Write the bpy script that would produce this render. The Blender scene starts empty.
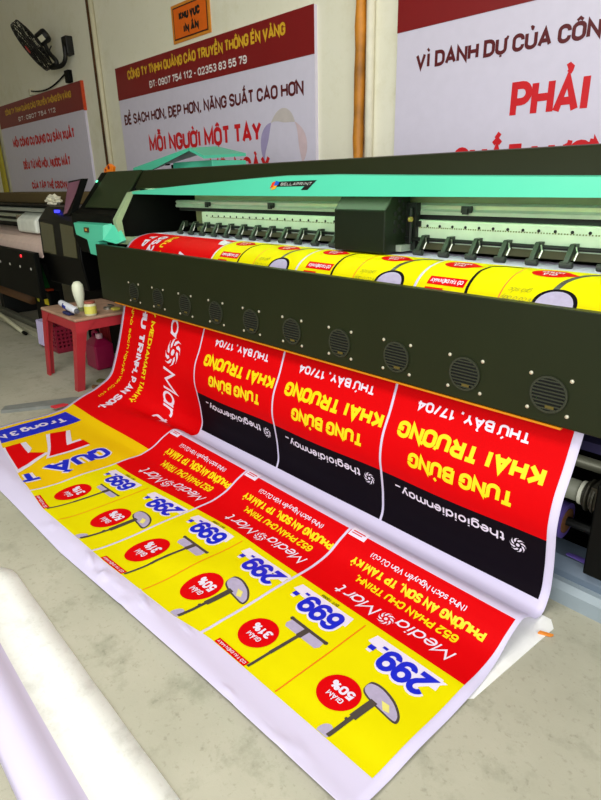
import bpy, bmesh, math, random, bisect
from mathutils import Vector, Matrix
sc = bpy.context.scene
COL = sc.collection
random.seed(7)

# ---------------------------------------------------------------- camera
def cam_axes(pitch, yaw, roll):
    p, y, r = (math.radians(a) for a in (pitch, yaw, roll))
    fwd = Vector((-math.sin(y)*math.cos(p), math.cos(y)*math.cos(p), -math.sin(p)))
    right = Vector((math.cos(y), math.sin(y), 0)); up = right.cross(fwd)
    return right*math.cos(r)+up*math.sin(r), -right*math.sin(r)+up*math.cos(r), fwd
CR, CU, CF = cam_axes(20.715, 47.86, -1.366)
cd = bpy.data.cameras.new('camera'); cam = bpy.data.objects.new('camera', cd); COL.objects.link(cam)
m = Matrix((CR, CU, -CF)).transposed().to_4x4(); m.translation = (0, 0, 1.4); cam.matrix_world = m
cd.sensor_fit = 'VERTICAL'; cd.sensor_height = 24; cd.lens = 580/800*24; cd.clip_start = .02
sc.camera = cam

# ---------------------------------------------------------------- light
w = bpy.data.worlds.new('world'); sc.world = w; w.use_nodes = True
w.node_tree.nodes['Background'].inputs[0].default_value = (.95, 1.0, .95, 1)
w.node_tree.nodes['Background'].inputs[1].default_value = .8
def area(name, loc, target, sx, sy, power, color=(1, 1, 1)):
    l = bpy.data.lights.new(name, 'AREA'); l.shape = 'RECTANGLE'; l.size = sx; l.size_y = sy; l.energy = power; l.color = color
    o = bpy.data.objects.new(name, l); COL.objects.link(o); o.location = loc
    o.rotation_euler = (Vector(target)-Vector(loc)).to_track_quat('-Z', 'Y').to_euler(); return o
area('daylight_from_the_side_door', (3.2, -1.0, 2.4), (-1.6, 1.8, .9), 3.2, 2.8, 118, (1, .99, .97))
area('daylight_from_the_shopfront', (.3, -2.7, 2.0), (-1.1, 2.0, .5), 3.6, 2.8, 66, (1, 1, .98))
area('added_ceiling_fill', (-1.5, -.5, 4.0), (-1.5, -.3, 0), 2.6, 1.2, 108, (1, 1, .97))  # unseen fill added overhead to brighten the near floor, hem and fold
sc.view_settings.view_transform = 'Standard'; sc.view_settings.look = 'None'
sc.view_settings.gamma = 1; sc.view_settings.use_curve_mapping = False
sc.view_settings.exposure = .08

# ---------------------------------------------------------------- materials
def lin(c):
    return tuple((x/255/12.92 if x/255 <= .04045 else ((x/255+.055)/1.055)**2.4) for x in c)
MATS = {}
def mat(name, rgb, rough=.5, metal=0., spec=.5, var=.06, scale=14., bump=0., emit=0., alpha=1.):
    if name in MATS: return MATS[name]
    M_ = bpy.data.materials.new(name); M_.use_nodes = True; nt = M_.node_tree; b = nt.nodes['Principled BSDF']
    c = lin(rgb)
    tc = nt.nodes.new('ShaderNodeTexCoord'); n = nt.nodes.new('ShaderNodeTexNoise'); n.inputs['Scale'].default_value = scale; n.inputs['Detail'].default_value = 4
    nt.links.new(tc.outputs['Object'], n.inputs['Vector'])
    r = nt.nodes.new('ShaderNodeValToRGB'); r.color_ramp.elements[0].position = .3; r.color_ramp.elements[1].position = .7
    r.color_ramp.elements[0].color = (*[x*(1-var) for x in c], 1); r.color_ramp.elements[1].color = (*[min(1, x*(1+var)) for x in c], 1)
    nt.links.new(n.outputs['Fac'], r.inputs['Fac']); nt.links.new(r.outputs['Color'], b.inputs['Base Color'])
    b.inputs['Roughness'].default_value = rough; b.inputs['Metallic'].default_value = metal; b.inputs['Specular IOR Level'].default_value = spec
    if bump:
        bp = nt.nodes.new('ShaderNodeBump'); bp.inputs['Strength'].default_value = bump; bp.inputs['Distance'].default_value = .01
        nt.links.new(n.outputs['Fac'], bp.inputs['Height']); nt.links.new(bp.outputs['Normal'], b.inputs['Normal'])
    if emit:
        b.inputs['Emission Color'].default_value = (*c, 1); b.inputs['Emission Strength'].default_value = emit
    if alpha < 1: b.inputs['Alpha'].default_value = alpha
    MATS[name] = M_; return M_

def blotchy(name, c1, c2, c3, s1, s2, rough, bump, speck=.80):
    M_ = bpy.data.materials.new(name); M_.use_nodes = True; nt = M_.node_tree; b = nt.nodes['Principled BSDF']
    tc = nt.nodes.new('ShaderNodeTexCoord')
    def noise(s, d, ro=.6):
        n = nt.nodes.new('ShaderNodeTexNoise'); n.inputs['Scale'].default_value = s; n.inputs['Detail'].default_value = d; n.inputs['Roughness'].default_value = ro
        nt.links.new(tc.outputs['Object'], n.inputs['Vector']); return n
    def ramp(src, p0, p1, a, bb):
        r = nt.nodes.new('ShaderNodeValToRGB'); r.color_ramp.elements[0].position = p0; r.color_ramp.elements[1].position = p1
        r.color_ramp.elements[0].color = (*a, 1); r.color_ramp.elements[1].color = (*bb, 1); nt.links.new(src, r.inputs['Fac']); return r
    n1, n2, n3 = noise(s1, 6), noise(s2, 8, .7), noise(s2*7, 3)
    r1 = ramp(n1.outputs['Fac'], .35, .65, lin(c1), lin(c2))
    r2 = ramp(n2.outputs['Fac'], .52, .68, (0, 0, 0), (1, 1, 1))
    r3 = ramp(n3.outputs['Fac'], .30, .42, (speck, speck, speck*.98), (1, 1, 1))
    mx = nt.nodes.new('ShaderNodeMix'); mx.data_type = 'RGBA'
    nt.links.new(r2.outputs['Color'], mx.inputs[0]); nt.links.new(r1.outputs['Color'], mx.inputs[6]); mx.inputs[7].default_value = (*lin(c3), 1)
    mu = nt.nodes.new('ShaderNodeMix'); mu.data_type = 'RGBA'; mu.blend_type = 'MULTIPLY'; mu.inputs[0].default_value = 1
    nt.links.new(mx.outputs[2], mu.inputs[6]); nt.links.new(r3.outputs['Color'], mu.inputs[7])
    nt.links.new(mu.outputs[2], b.inputs['Base Color'])
    b.inputs['Roughness'].default_value = rough
    bp = nt.nodes.new('ShaderNodeBump'); bp.inputs['Strength'].default_value = bump; bp.inputs['Distance'].default_value = .006
    nt.links.new(n2.outputs['Fac'], bp.inputs['Height']); nt.links.new(bp.outputs['Normal'], b.inputs['Normal'])
    MATS[name] = M_; return M_

CONC = blotchy('concrete', (158, 156, 138), (178, 174, 157), (150, 149, 131), 1.1, 7, .85, .35)
WALL = blotchy('painted_plaster', (240, 237, 214), (245, 242, 224), (235, 231, 206), .7, 3, .9, .1, .97)
VINYL = mat('white_vinyl', (206, 198, 226), .5, spec=.25, var=.015, scale=3)
VBACK = blotchy('vinyl_reverse', (236, 237, 234), (242, 243, 240), (222, 223, 219), 3, 9, .6, .3, .93)
BLACKM = mat('black_powder_coat', (6, 7, 5), .5, spec=.12, var=.1)
GREENBLK = mat('dark_green_black_enamel', (27, 33, 12), .40, spec=.24, var=.05, scale=5)
GLOSS = mat('gloss_black', (5, 5, 5), .3, spec=.12, var=.05)
TEAL = mat('mint_teal_enamel', (80, 200, 164), .35, var=.02, scale=4)
ALU = mat('aluminium', (188, 200, 184), .34, metal=.55, var=.05, scale=20)
ALUD = mat('grey_green_paint', (150, 165, 140), .45, var=.06)
STEEL = mat('steel', (190, 190, 180), .3, metal=.9, var=.08)
DARK = mat('dark_metal', (18, 20, 17), .5, metal=.3, var=.1)
RED = mat('print_red', (206, 2, 8), .6, spec=.06, var=.01)
YEL = mat('print_yellow', (218, 207, 0), .6, spec=.06, var=.015)
ORG = mat('print_golden_yellow', (226, 186, 6), .6, spec=.06, var=.03, scale=2)
PBLK = mat('print_black', (14, 8, 16), .6, spec=.06, var=.03)
BLUE = mat('print_blue', (14, 34, 196), .32, var=.01)
WHT = mat('print_white', (222, 214, 234), .34, var=.01)
TXY = mat('letter_yellow', (236, 208, 4), .34, var=.01)
LAV = mat('print_lavender_grey', (172, 162, 192), .34, var=.06, scale=60)
PGRY = mat('print_dark_grey', (70, 62, 58), .34, var=.1)
LINE = mat('print_thin_orange', (228, 110, 10), .34, var=.01)
GRN = mat('print_olive_ink', (60, 62, 20), .34, var=.01)

# ---------------------------------------------------------------- mesh helpers
def rootloc(p):
    l = Vector((0, 0, 0))
    while p is not None: l += p.location; p = p.parent
    return l
def tag(o, label=None, cat=None, group=None, kind=None):
    if label: o['label'] = label
    if cat: o['category'] = cat
    if group: o['group'] = group
    if kind: o['kind'] = kind
    return o
def thing(name, loc, label, cat, group=None):
    o = bpy.data.objects.new(name, None); COL.objects.link(o); o.location = loc; o.empty_display_size = .1
    return tag(o, label, cat, group)
class MB:
    def __init__(s): s.bm = bmesh.new()
    def face(s, pts):
        try: return s.bm.faces.new([s.bm.verts.new(p) for p in pts])
        except ValueError: return None
    def box(s, x0, x1, y0, y1, z0, z1):
        v = [s.bm.verts.new((x, y, z)) for z in (z0, z1) for (x, y) in ((x0, y0), (x1, y0), (x1, y1), (x0, y1))]
        for f in ((0, 3, 2, 1), (4, 5, 6, 7), (0, 1, 5, 4), (1, 2, 6, 5), (2, 3, 7, 6), (3, 0, 4, 7)): s.bm.faces.new([v[i] for i in f])
        return s
    def obox(s, c, ax, ay, az):           # oriented box: centre and three half vectors
        c = Vector(c); ax, ay, az = Vector(ax), Vector(ay), Vector(az)
        v = [s.bm.verts.new(c+ax*i+ay*j+az*k) for k in (-1, 1) for (i, j) in ((-1, -1), (1, -1), (1, 1), (-1, 1))]
        for f in ((0, 3, 2, 1), (4, 5, 6, 7), (0, 1, 5, 4), (1, 2, 6, 5), (2, 3, 7, 6), (3, 0, 4, 7)): s.bm.faces.new([v[i] for i in f])
        return s
    def prism(s, prof, x0, x1):            # profile in (y, z), extruded along x
        a = [s.bm.verts.new((x0, y, z)) for y, z in prof]; b = [s.bm.verts.new((x1, y, z)) for y, z in prof]
        n = len(prof)
        s.bm.faces.new(a); s.bm.faces.new(b[::-1])
        for i in range(n): s.bm.faces.new((a[i], b[i], b[(i+1) % n], a[(i+1) % n]))
        return s
    def loft(s, A, B):
        a = [s.bm.verts.new(p) for p in A]; b = [s.bm.verts.new(p) for p in B]; n = len(a)
        s.bm.faces.new(a); s.bm.faces.new(b[::-1])
        for i in range(n): s.bm.faces.new((a[i], b[i], b[(i+1) % n], a[(i+1) % n]))
        return s
    def tube(s, pts, r, n=10, caps=True):
        pts = [Vector(p) for p in pts]; rr = r if isinstance(r, (list, tuple)) else [r]*len(pts)
        rings = []; prev = None
        for i, p in enumerate(pts):
            d = (pts[min(i+1, len(pts)-1)]-pts[max(i-1, 0)]).normalized()
            if prev is None: u = d.cross(Vector((0, 0, 1)) if abs(d.z) < .9 else Vector((1, 0, 0))).normalized()
            else: u = (prev-d*prev.dot(d)).normalized()
            prev = u; v = d.cross(u)
            rings.append([s.bm.verts.new(p+(u*math.cos(2*math.pi*k/n)+v*math.sin(2*math.pi*k/n))*rr[i]) for k in range(n)])
        for a, b in zip(rings, rings[1:]):
            for k in range(n): s.bm.faces.new((a[k], a[(k+1) % n], b[(k+1) % n], b[k]))
        if caps: s.bm.faces.new(rings[0][::-1]); s.bm.faces.new(rings[-1])
        return s
    def hollow(s, p0, p1, r, ri, n=24):
        p0, p1 = Vector(p0), Vector(p1); d = (p1-p0).normalized()
        u = d.cross(Vector((0, 0, 1)) if abs(d.z) < .9 else Vector((1, 0, 0))).normalized(); v = d.cross(u)
        R = [[s.bm.verts.new(p+(u*math.cos(2*math.pi*k/n)+v*math.sin(2*math.pi*k/n))*q) for k in range(n)] for p, q in ((p0, r), (p1, r), (p1, ri), (p0, ri))]
        for j in range(4):
            a, b = R[j], R[(j+1) % 4]
            for k in range(n): s.bm.faces.new((a[k], a[(k+1) % n], b[(k+1) % n], b[k]))
        return s
    def lathe(s, prof, c, axis=(0, 0, 1), n=20):
        c = Vector(c); d = Vector(axis).normalized()
        u = d.cross(Vector((0, 0, 1)) if abs(d.z) < .9 else Vector((1, 0, 0))).normalized(); v = d.cross(u); rings = []
        for r, h in prof: rings.append([s.bm.verts.new(c+d*h+(u*math.cos(2*math.pi*k/n)+v*math.sin(2*math.pi*k/n))*max(r, 1e-4)) for k in range(n)])
        for a, b in zip(rings, rings[1:]):
            for k in range(n): s.bm.faces.new((a[k], a[(k+1) % n], b[(k+1) % n], b[k]))
        s.bm.faces.new(rings[0][::-1]); s.bm.faces.new(rings[-1]); return s
    def torus(s, c, axis, R, r, n=32, k=6):
        c = Vector(c); d = Vector(axis).normalized(); u = d.cross(Vector((0, 0, 1)) if abs(d.z) < .9 else Vector((1, 0, 0))).normalized(); v = d.cross(u); rings = []
        for i in range(n):
            a = 2*math.pi*i/n; e = u*math.cos(a)+v*math.sin(a)
            rings.append([s.bm.verts.new(c+e*(R+r*math.cos(2*math.pi*j/k))+d*(r*math.sin(2*math.pi*j/k))) for j in range(k)])
        for i in range(n):
            a, b = rings[i], rings[(i+1) % n]
            for j in range(k): s.bm.faces.new((a[j], a[(j+1) % k], b[(j+1) % k], b[j]))
        return s
    def build(s, name, material, parent=None, bevel=0., smooth=False, label=None, recalc=True):
        if recalc: bmesh.ops.recalc_face_normals(s.bm, faces=s.bm.faces)
        me = bpy.data.meshes.new(name)
        off = rootloc(parent) if parent else Vector((0, 0, 0))
        if off.length: bmesh.ops.translate(s.bm, verts=s.bm.verts, vec=-off)
        s.bm.to_mesh(me); s.bm.free()
        for mm in (material if isinstance(material, (list, tuple)) else [material]): me.materials.append(mm)
        o = bpy.data.objects.new(name, me); COL.objects.link(o)
        if parent: o.parent = parent
        if bevel:
            b = o.modifiers.new('bevel', 'BEVEL'); b.width = bevel; b.segments = 2; b.limit_method = 'ANGLE'; b.angle_limit = .6
        if smooth:
            for p in me.polygons: p.use_smooth = True
        if label: o['label'] = label
        return o
def structure(o): o['kind'] = 'structure'; return o
# ---------------------------------------------------------------- lettering: letters drawn as strokes
import unicodedata
def arc(cx, cy, rx, ry, a0, a1, n=None):
    n = n or max(3, int(abs(a1-a0)/22))
    return [(cx+rx*math.cos(math.radians(a0+(a1-a0)*k/n)), cy+ry*math.sin(math.radians(a0+(a1-a0)*k/n))) for k in range(n+1)]
ring = arc(.5, .72, .5, .28, 0, 180)+arc(.5, .28, .5, .28, 180, 360); ring = ring+[ring[0]]
X_ = .70
def bowl(x0, x1): r = arc((x0+x1)/2, X_/2, (x1-x0)/2, X_/2, 0, 360, 16); r[-1] = r[0]; return r
GL = {                                             # letter: (width, strokes), drawn in a box one cap high
 'A': (.66, [[(0, 0), (.5, 1), (1, 0)], [(.17, .30), (.83, .30)]]),
 'B': (.58, [[(0, 0), (0, 1), (.5, 1)]+arc(.52, .76, .42, .24, 90, -90)+[(0, .52)], [(.5, .52)]+arc(.54, .26, .46, .26, 90, -90)+[(0, 0)]]),
 'C': (.58, [[(1, .66)]+arc(.5, .72, .5, .28, 0, 180)+arc(.5, .28, .5, .28, 180, 360)+[(1, .34)]]),
 'D': (.60, [[(0, 0), (0, 1), (.45, 1)]+arc(.45, .70, .55, .30, 90, 0)+arc(.45, .30, .55, .30, 0, -90)+[(0, 0)]]),
 'E': (.50, [[(1, 1), (0, 1), (0, 0), (1, 0)], [(0, .51), (.88, .51)]]), 'F': (.48, [[(1, 1), (0, 1), (0, 0)], [(0, .50), (.85, .50)]]),
 'G': (.60, [[(1, .68)]+arc(.5, .72, .5, .28, 0, 180)+arc(.5, .28, .5, .28, 180, 360)+[(1, .47), (.55, .47)]]),
 'H': (.60, [[(0, 0), (0, 1)], [(1, 0), (1, 1)], [(0, .51), (1, .51)]]), 'I': (.16, [[(.5, 0), (.5, 1)]]),
 'J': (.42, [[(1, 1), (1, .26)]+arc(.5, .26, .5, .26, 0, -180)]), 'K': (.60, [[(0, 0), (0, 1)], [(1, 1), (.02, .42)], [(.30, .58), (1, 0)]]),
 'L': (.47, [[(0, 1), (0, 0), (1, 0)]]), 'M': (.78, [[(0, 0), (0, 1), (.5, .22), (1, 1), (1, 0)]]), 'N': (.62, [[(0, 0), (0, 1), (1, 0), (1, 1)]]),
 'O': (.62, [ring]), 'P': (.57, [[(0, 0), (0, 1), (.5, 1)]+arc(.52, .72, .48, .28, 90, -90)+[(0, .44)]]), 'Q': (.62, [ring, [(.58, .26), (1.02, -.08)]]),
 'R': (.60, [[(0, 0), (0, 1), (.5, 1)]+arc(.52, .73, .46, .27, 90, -90)+[(0, .46)], [(.48, .46), (1, 0)]]),
 'S': (.56, [arc(.5, .75, .5, .25, 5, 232)+arc(.5, .25, .5, .26, 52, -175)]), 'T': (.56, [[(0, 1), (1, 1)], [(.5, 1), (.5, 0)]]),
 'U': (.60, [[(0, 1), (0, .28)]+arc(.5, .28, .5, .28, 180, 360)+[(1, 1)]]), 'V': (.64, [[(0, 1), (.5, 0), (1, 1)]]),
 'W': (.90, [[(0, 1), (.26, 0), (.5, .8), (.74, 0), (1, 1)]]), 'X': (.62, [[(0, 0), (1, 1)], [(0, 1), (1, 0)]]), 'Y': (.62, [[(0, 1), (.5, .45), (1, 1)], [(.5, .47), (.5, 0)]]),
 'Z': (.56, [[(0, 1), (1, 1), (0, 0), (1, 0)]]),
 '0': (.56, [ring]), '1': (.36, [[(.05, .78), (.75, 1), (.75, 0)]]), '2': (.56, [arc(.5, .72, .5, .28, 165, -20)+[(.85, .50), (0, .0), (1, 0)]]),
 '3': (.56, [arc(.48, .75, .48, .25, 160, -90)+[(.38, .52)], [(.4, .52)]+arc(.48, .26, .52, .26, 90, -160)]), '4': (.60, [[(.72, 0), (.72, 1), (0, .28), (1, .28)]]),
 '5': (.56, [[(.92, 1), (.10, 1), (.05, .55)]+arc(.48, .32, .52, .32, 110, -160)]), '6': (.58, [[(.96, .78)]+arc(.5, .72, .5, .28, 25, 180)+[(0, .3)]+arc(.5, .30, .5, .30, 180, 540)]),
 '7': (.52, [[(0, 1), (1, 1), (.32, 0)]]), '8': (.57, [arc(.5, .76, .43, .24, 0, 360), arc(.5, .27, .5, .27, 0, 360)]), '9': (.58, [[(.04, .22)]+arc(.5, .28, .5, .28, 205, 360)+[(1, .7)]+arc(.5, .70, .5, .30, 0, 360)]),
 '.': (.13, [[(.5, -.02), (.5, .12)]]), ',': (.13, [[(.55, .12), (.55, 0), (.2, -.16)]]), '-': (.32, [[(0, .42), (1, .42)]]), '_': (.5, [[(0, -.06), (1, -.06)]]), ':': (.13, [[(.5, 0), (.5, .13)], [(.5, .52), (.5, .65)]]),
 '/': (.40, [[(0, -.05), (1, 1.05)]]), '%': (.80, [[(.2, 0), (.8, 1)], arc(.18, .78, .18, .22, 0, 360), arc(.82, .22, .18, .22, 0, 360)]),
 '(': (.22, [arc(1.0, .45, 1, .62, 125, 235, 6)]), ')': (.22, [arc(0, .45, 1, .62, 55, -55, 6)]),
 'a': (.50, [bowl(0, 1), [(1, X_), (1, 0)]]), 'b': (.52, [bowl(0, 1), [(0, 1), (0, 0)]]), 'c': (.46, [arc(.5, X_/2, .5, X_/2, 45, 315, 12)]), 'd': (.52, [bowl(0, 1), [(1, 1.02), (1, 0)]]),
 'e': (.50, [[(0, X_/2), (1, X_/2)]+arc(.5, X_/2, .5, X_/2, 0, 318, 14)]), 'f': (.32, [[(1, .99)]+arc(.75, .8, .4, .2, 90, 180)+[(.35, 0)], [(0, X_), (.95, X_)]]),
 'g': (.52, [bowl(0, 1), [(1, X_), (1, -.08)]+arc(.5, -.08, .5, .2, 0, -160)]), 'h': (.50, [[(0, 0), (0, 1.02)], [(0, .40)]+arc(.5, .42, .5, .28, 180, 0)+[(1, 0)]]), 'i': (.13, [[(.5, 0), (.5, X_)], [(.5, .86), (.5, 1)]]),
 'k': (.48, [[(0, 0), (0, 1.02)], [(.9, X_), (.05, .3)], [(.35, .45), (1, 0)]]), 'l': (.13, [[(.5, 0), (.5, 1.02)]]), 'm': (.80, [[(0, 0), (0, X_)], [(0, .42)]+arc(.25, .44, .25, .26, 180, 0)+[(.5, 0)], [(.5, .42)]+arc(.75, .44, .25, .26, 180, 0)+[(1, 0)]]),
 'n': (.50, [[(0, 0), (0, X_)], [(0, .40)]+arc(.5, .42, .5, .28, 180, 0)+[(1, 0)]]), 'o': (.52, [bowl(0, 1)]), 'r': (.32, [[(0, 0), (0, X_)], [(0, .40)]+arc(.6, .42, .6, .27, 180, 60)]),
 's': (.44, [arc(.5, .53, .5, .175, 15, 235)+arc(.5, .18, .5, .18, 55, -165)]), 't': (.32, [[(.38, .95), (.38, .15)]+arc(.8, .15, .42, .15, 180, 270)+[(1, 0)], [(0, X_), (1, X_)]]),
 'u': (.50, [[(0, X_), (0, .28)]+arc(.5, .28, .5, .28, 180, 360)+[(1, X_)], [(1, .3), (1, 0)]]), 'v': (.50, [[(0, X_), (.5, 0), (1, X_)]]), 'y': (.52, [[(0, X_), (.5, .02)], [(1, X_), (.38, -.26), (.08, -.28)]]), ' ': (.30, [])}
def marks(ch, up, w, h):
    """accent strokes in units of cap height; w = letter width"""
    c = w/2; b = (1.0 if up else X_)+.13+h*.6; t = b+.22
    return {'\u0301': [[(c-.06, b), (c+.10, t)]], '\u0300': [[(c+.06, b), (c-.10, t)]], '\u0309': [[(c, b), (c+.05, b+.08)]+[(c+.07, b+.16), (c, t), (c-.08, b+.18)]],
            '\u0303': [[(c-.17, b+.03), (c-.09, b+.12), (c+.07, b+.04), (c+.16, b+.14)]], '\u0323': [[(c, -.30), (c, -.15)]], '\u0302': [[(c-.17, b), (c, b+.16), (c+.17, b)]],
            '\u0306': [[(c-.16, b+.13), (c-.08, b+.02), (c+.08, b+.02), (c+.16, b+.13)]], '\u031b': [[(w-h*.6, (1.0 if up else X_)-.10), (w+.10, (1.0 if up else X_)-.02), (w+.13, (1.0 if up else X_)+.14)]]}[ch]
_lift = [0]
def strip(bm, pts, h):
    _lift[0] = (_lift[0]+1) % 7; z0 = _lift[0]*9e-5   # crossing strokes lie one on another
    q = [pts[0]]
    for p in pts[1:]:
        if math.hypot(p[0]-q[-1][0], p[1]-q[-1][1]) > 1e-4: q.append(p)
    n = len(q)
    if n < 2: return
    closed = n > 3 and math.hypot(q[0][0]-q[-1][0], q[0][1]-q[-1][1]) < 1e-3
    if closed: q = q[:-1]; n -= 1
    L, R = [], []
    for i in range(n):
        def nrm(a, b): d = math.hypot(b[0]-a[0], b[1]-a[1]); return (-(b[1]-a[1])/d, (b[0]-a[0])/d)
        a = nrm(q[i-1], q[i]) if (i > 0 or closed) else None
        b = nrm(q[i], q[(i+1) % n]) if (i < n-1 or closed) else None
        if a is None: a = b
        if b is None: b = a
        mx, my = a[0]+b[0], a[1]+b[1]; ml = math.hypot(mx, my)
        if ml < .2: mx, my, ml = b[0], b[1], 1.
        mx, my = mx/ml, my/ml; k = h/max(mx*b[0]+my*b[1], .42)
        z = z0+i*4e-6; L.append(bm.verts.new((q[i][0]+mx*k, q[i][1]+my*k, z))); R.append(bm.verts.new((q[i][0]-mx*k, q[i][1]-my*k, z)))
    for i in range(n if closed else n-1):
        j = (i+1) % n
        bm.faces.new((R[i], R[j], L[j], L[i]))
def text_bm(s, weight=.16, shear=0., aspect=None, gap=.03):
    """flat bmesh: x from 0 to 1 over the whole string, capitals from 0 to 1; weight = stroke width over cap height; aspect = length over cap height"""
    h = weight/2; items = []; x = 0.
    for ch in s:
        d = unicodedata.normalize('NFD', ch); base = d[0]
        bar = base in 'Đđ'
        if bar: base = 'D' if base == 'Đ' else 'd'
        w, st = GL[base]; items.append((x, w, base, st, d[1:], bar)); x += w+gap+(weight if base != ' ' else 0)
    nat = x-gap-weight
    sx = (aspect-weight)/max(nat, .01) if aspect else 1.
    bm = bmesh.new()
    for x0, w, base, st, comb, bar in items:
        up = base.isupper() or base.isdigit()
        P = lambda px, py: (h+(x0+px)*sx, h+py*(1-2*h))
        for pl in st: strip(bm, [P(px*w, py) for px, py in pl], h)
        if bar: strip(bm, [P(-.12, .5), P(.28, .5)] if up else [P(w*.5, .86), P(w+.14, .86)], h*.8)
        hat = 0
        for c_ in sorted(comb, key=lambda c: c in '\u0301\u0300\u0309\u0303'):
            lift = .20 if hat and c_ in '\u0301\u0300\u0309\u0303' else 0
            for pl in marks(c_, up, w, h): strip(bm, [P(px, py+lift) for px, py in pl], h*.72)
            if c_ in '\u0302\u0306': hat = 1
    W = aspect or nat+weight
    for v in bm.verts: v.co = Vector(((v.co.x+shear*v.co.y)/W, v.co.y, v.co.z))
    return bm
def add_bm(dst, src):
    me = bpy.data.meshes.new('tmp'); src.to_mesh(me); src.free(); dst.from_mesh(me); bpy.data.meshes.remove(me)
def wall_text(bm, s, x0, x1, zb, zc, y, weight=.16, shear=0.):
    t = text_bm(s, weight, shear, (x1-x0)/(zc-zb))
    for v in t.verts: v.co = Vector((x0+(x1-x0)*v.co.x, y-v.co.z, zb+(zc-zb)*v.co.y))
    add_bm(bm, t)

# ---- the printed sheet as a surface: X across the machine, t along the media ----
ROWS = [((2.26,1.085),)*2, ((2.12,1.085),)*2, ((1.99,1.083),)*2, ((1.925,1.069),)*2, ((1.865,1.036),)*2, ((1.825,.985),)*2,
        ((1.805,.92),)*2, ((1.80,.83),)*2, ((1.792,.735),)*2,
        ((1.758,.635),(1.768,.635)), ((1.718,.53),(1.728,.50)), ((1.668,.42),(1.685,.37)), ((1.658,.33),(1.658,.30)), ((1.668,.27),(1.638,.25)),
        ((1.685,.14),(1.60,.175)), ((1.683,.055),(1.56,.14)), ((1.655,.012),(1.53,.125)), ((1.605,.018),(1.49,.105)), ((1.555,.055),(1.45,.09)),
        ((1.505,.078),(1.405,.078)), ((1.44,.058),(1.36,.062)), ((1.36,.020),(1.31,.042)), ((1.28,.008),(1.25,.018)), ((1.19,.007),(1.17,.008)),
        ((1.08,.007),(1.05,.007)), ((.96,.007),(.93,.007)), ((.80,.009),(.76,.009)), ((.735,.014),(.70,.014)), ((.68,.022),(.65,.02)), ((.62,.014),(.60,.014)), ((.585,.005),(.56,.005))]
TK = [0.0]
for _i in range(1, len(ROWS)):
    (_a, _b), (_c, _d) = ROWS[_i-1][0], ROWS[_i][0]
    TK.append(TK[-1] + math.hypot(_c-_a, _d-_b))
def _cr(p0, p1, p2, p3, t0, t1, t2, t3, t):
    # non-uniform cubic Hermite through p1, p2
    m1 = ((p2-p1)/(t2-t1)*(t1-t0) + (p1-p0)/(t1-t0)*(t2-t1))/(t2-t0)
    m2 = ((p3-p2)/(t3-t2)*(t2-t1) + (p2-p1)/(t2-t1)*(t3-t2))/(t3-t1)
    h = t2-t1; u = (t-t1)/h
    return (2*u**3-3*u*u+1)*p1 + (u**3-2*u*u+u)*h*m1 + (-2*u**3+3*u*u)*p2 + (u**3-u*u)*h*m2
def _ev(t, side, c):
    n = len(TK)
    k = min(max(bisect.bisect_right(TK, t)-1, 0), n-2)
    g = lambda i: ROWS[i][side][c]
    if k == 0: p0, t0 = 2*g(0)-g(1), 2*TK[0]-TK[1]
    else: p0, t0 = g(k-1), TK[k-1]
    if k == n-2: p3, t3 = 2*g(n-1)-g(n-2), 2*TK[n-1]-TK[n-2]
    else: p3, t3 = g(k+2), TK[k+2]
    return _cr(p0, g(k), g(k+1), p3, t0, TK[k], TK[k+1], t3, t)
XL, XR = -3.735, -.630
_memo = {}
def prof(t):
    r = _memo.get(t)
    if r is None:
        r = _memo[t] = (_ev(t,0,0), _ev(t,0,1), _ev(t,1,0), _ev(t,1,1))
    return r
def sst(a, b, x):
    x = min(max((x-a)/(b-a), 0.), 1.); return x*x*(3-2*x)
T_FLOOR = TK[22]
T_TOP = TK[9]
def S(X, t):
    yh, zh, yl, zl = prof(t)
    w = sst(-3.45, -2.72, X)
    y, z = yl+(yh-yl)*w, zl+(zh-zl)*w
    # the hump behind the floor print is a little taller to the left
    if TK[17] < t < TK[22]: z += w*.016*sst(-.7,-2.8,X)*math.sin(math.pi*(t-TK[17])/(TK[22]-TK[17]))
    f = sst(T_FLOOR-.02, T_FLOOR+.12, t)*(1-sst(TK[26]-.06, TK[26], t))
    if f > 0:
        z += f*.0035*(1+math.sin(9*X+21*t+2*math.sin(3.1*X)))*.5*(1+.6*math.sin(5.3*X-2))
    h = sst(TK[9]+.05, TK[12], t)*(1-sst(TK[14], TK[16], t))
    if h > 0: y += h*.005*math.sin(8.7*X+1.1)
    return (X, y, z)
# ---------------------------------------------------------------- the room
YW = 3.5
structure(MB().box(-13, 5, -4, YW+.2, -.1, 0).build('floor', CONC))
structure(MB().box(-13, 3.2, YW, YW+.2, 0, 4.2).build('wall_back', WALL))
structure(MB().box(-13.2, -13, -2.8, YW+.2, 0, 4.2).build('wall_left', WALL))
structure(MB().box(-13.2, -4.6, -3.0, -2.8, 0, 4.2).build('wall_front', WALL))
structure(MB().box(-13.2, 1.2, -3.0, YW+.2, 4.2, 4.3).build('ceiling', mat('ceiling_white', (206, 202, 186), .9)))
PIPE = mat('white_pvc_pipe', (214, 206, 176), .5, var=.04)
structure(MB().tube([(-7.17, YW-.03, 0), (-7.17, YW-.03, 4.2)], .028, 12).build('trim_1', PIPE, smooth=True))
structure(MB().box(-7.34, -7.215, YW-.012, YW, 0, 4.2).build('trim_2', mat('mottled_brown_strip', (92, 58, 26), .8, var=.5, scale=6)))  # mottled brown strip beside the pipe
pole = MB().tube([(-3.12+.006*math.sin(z*3.1), YW-.04, z) for z in [i*.14 for i in range(31)]], [.040+.004*math.sin(z*2.7) for z in range(31)], 12)
structure(pole.build('trim_3', mat('ochre_wooden_pole', (190, 122, 30), .5, var=.45, scale=5, bump=.3), smooth=True))
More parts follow.
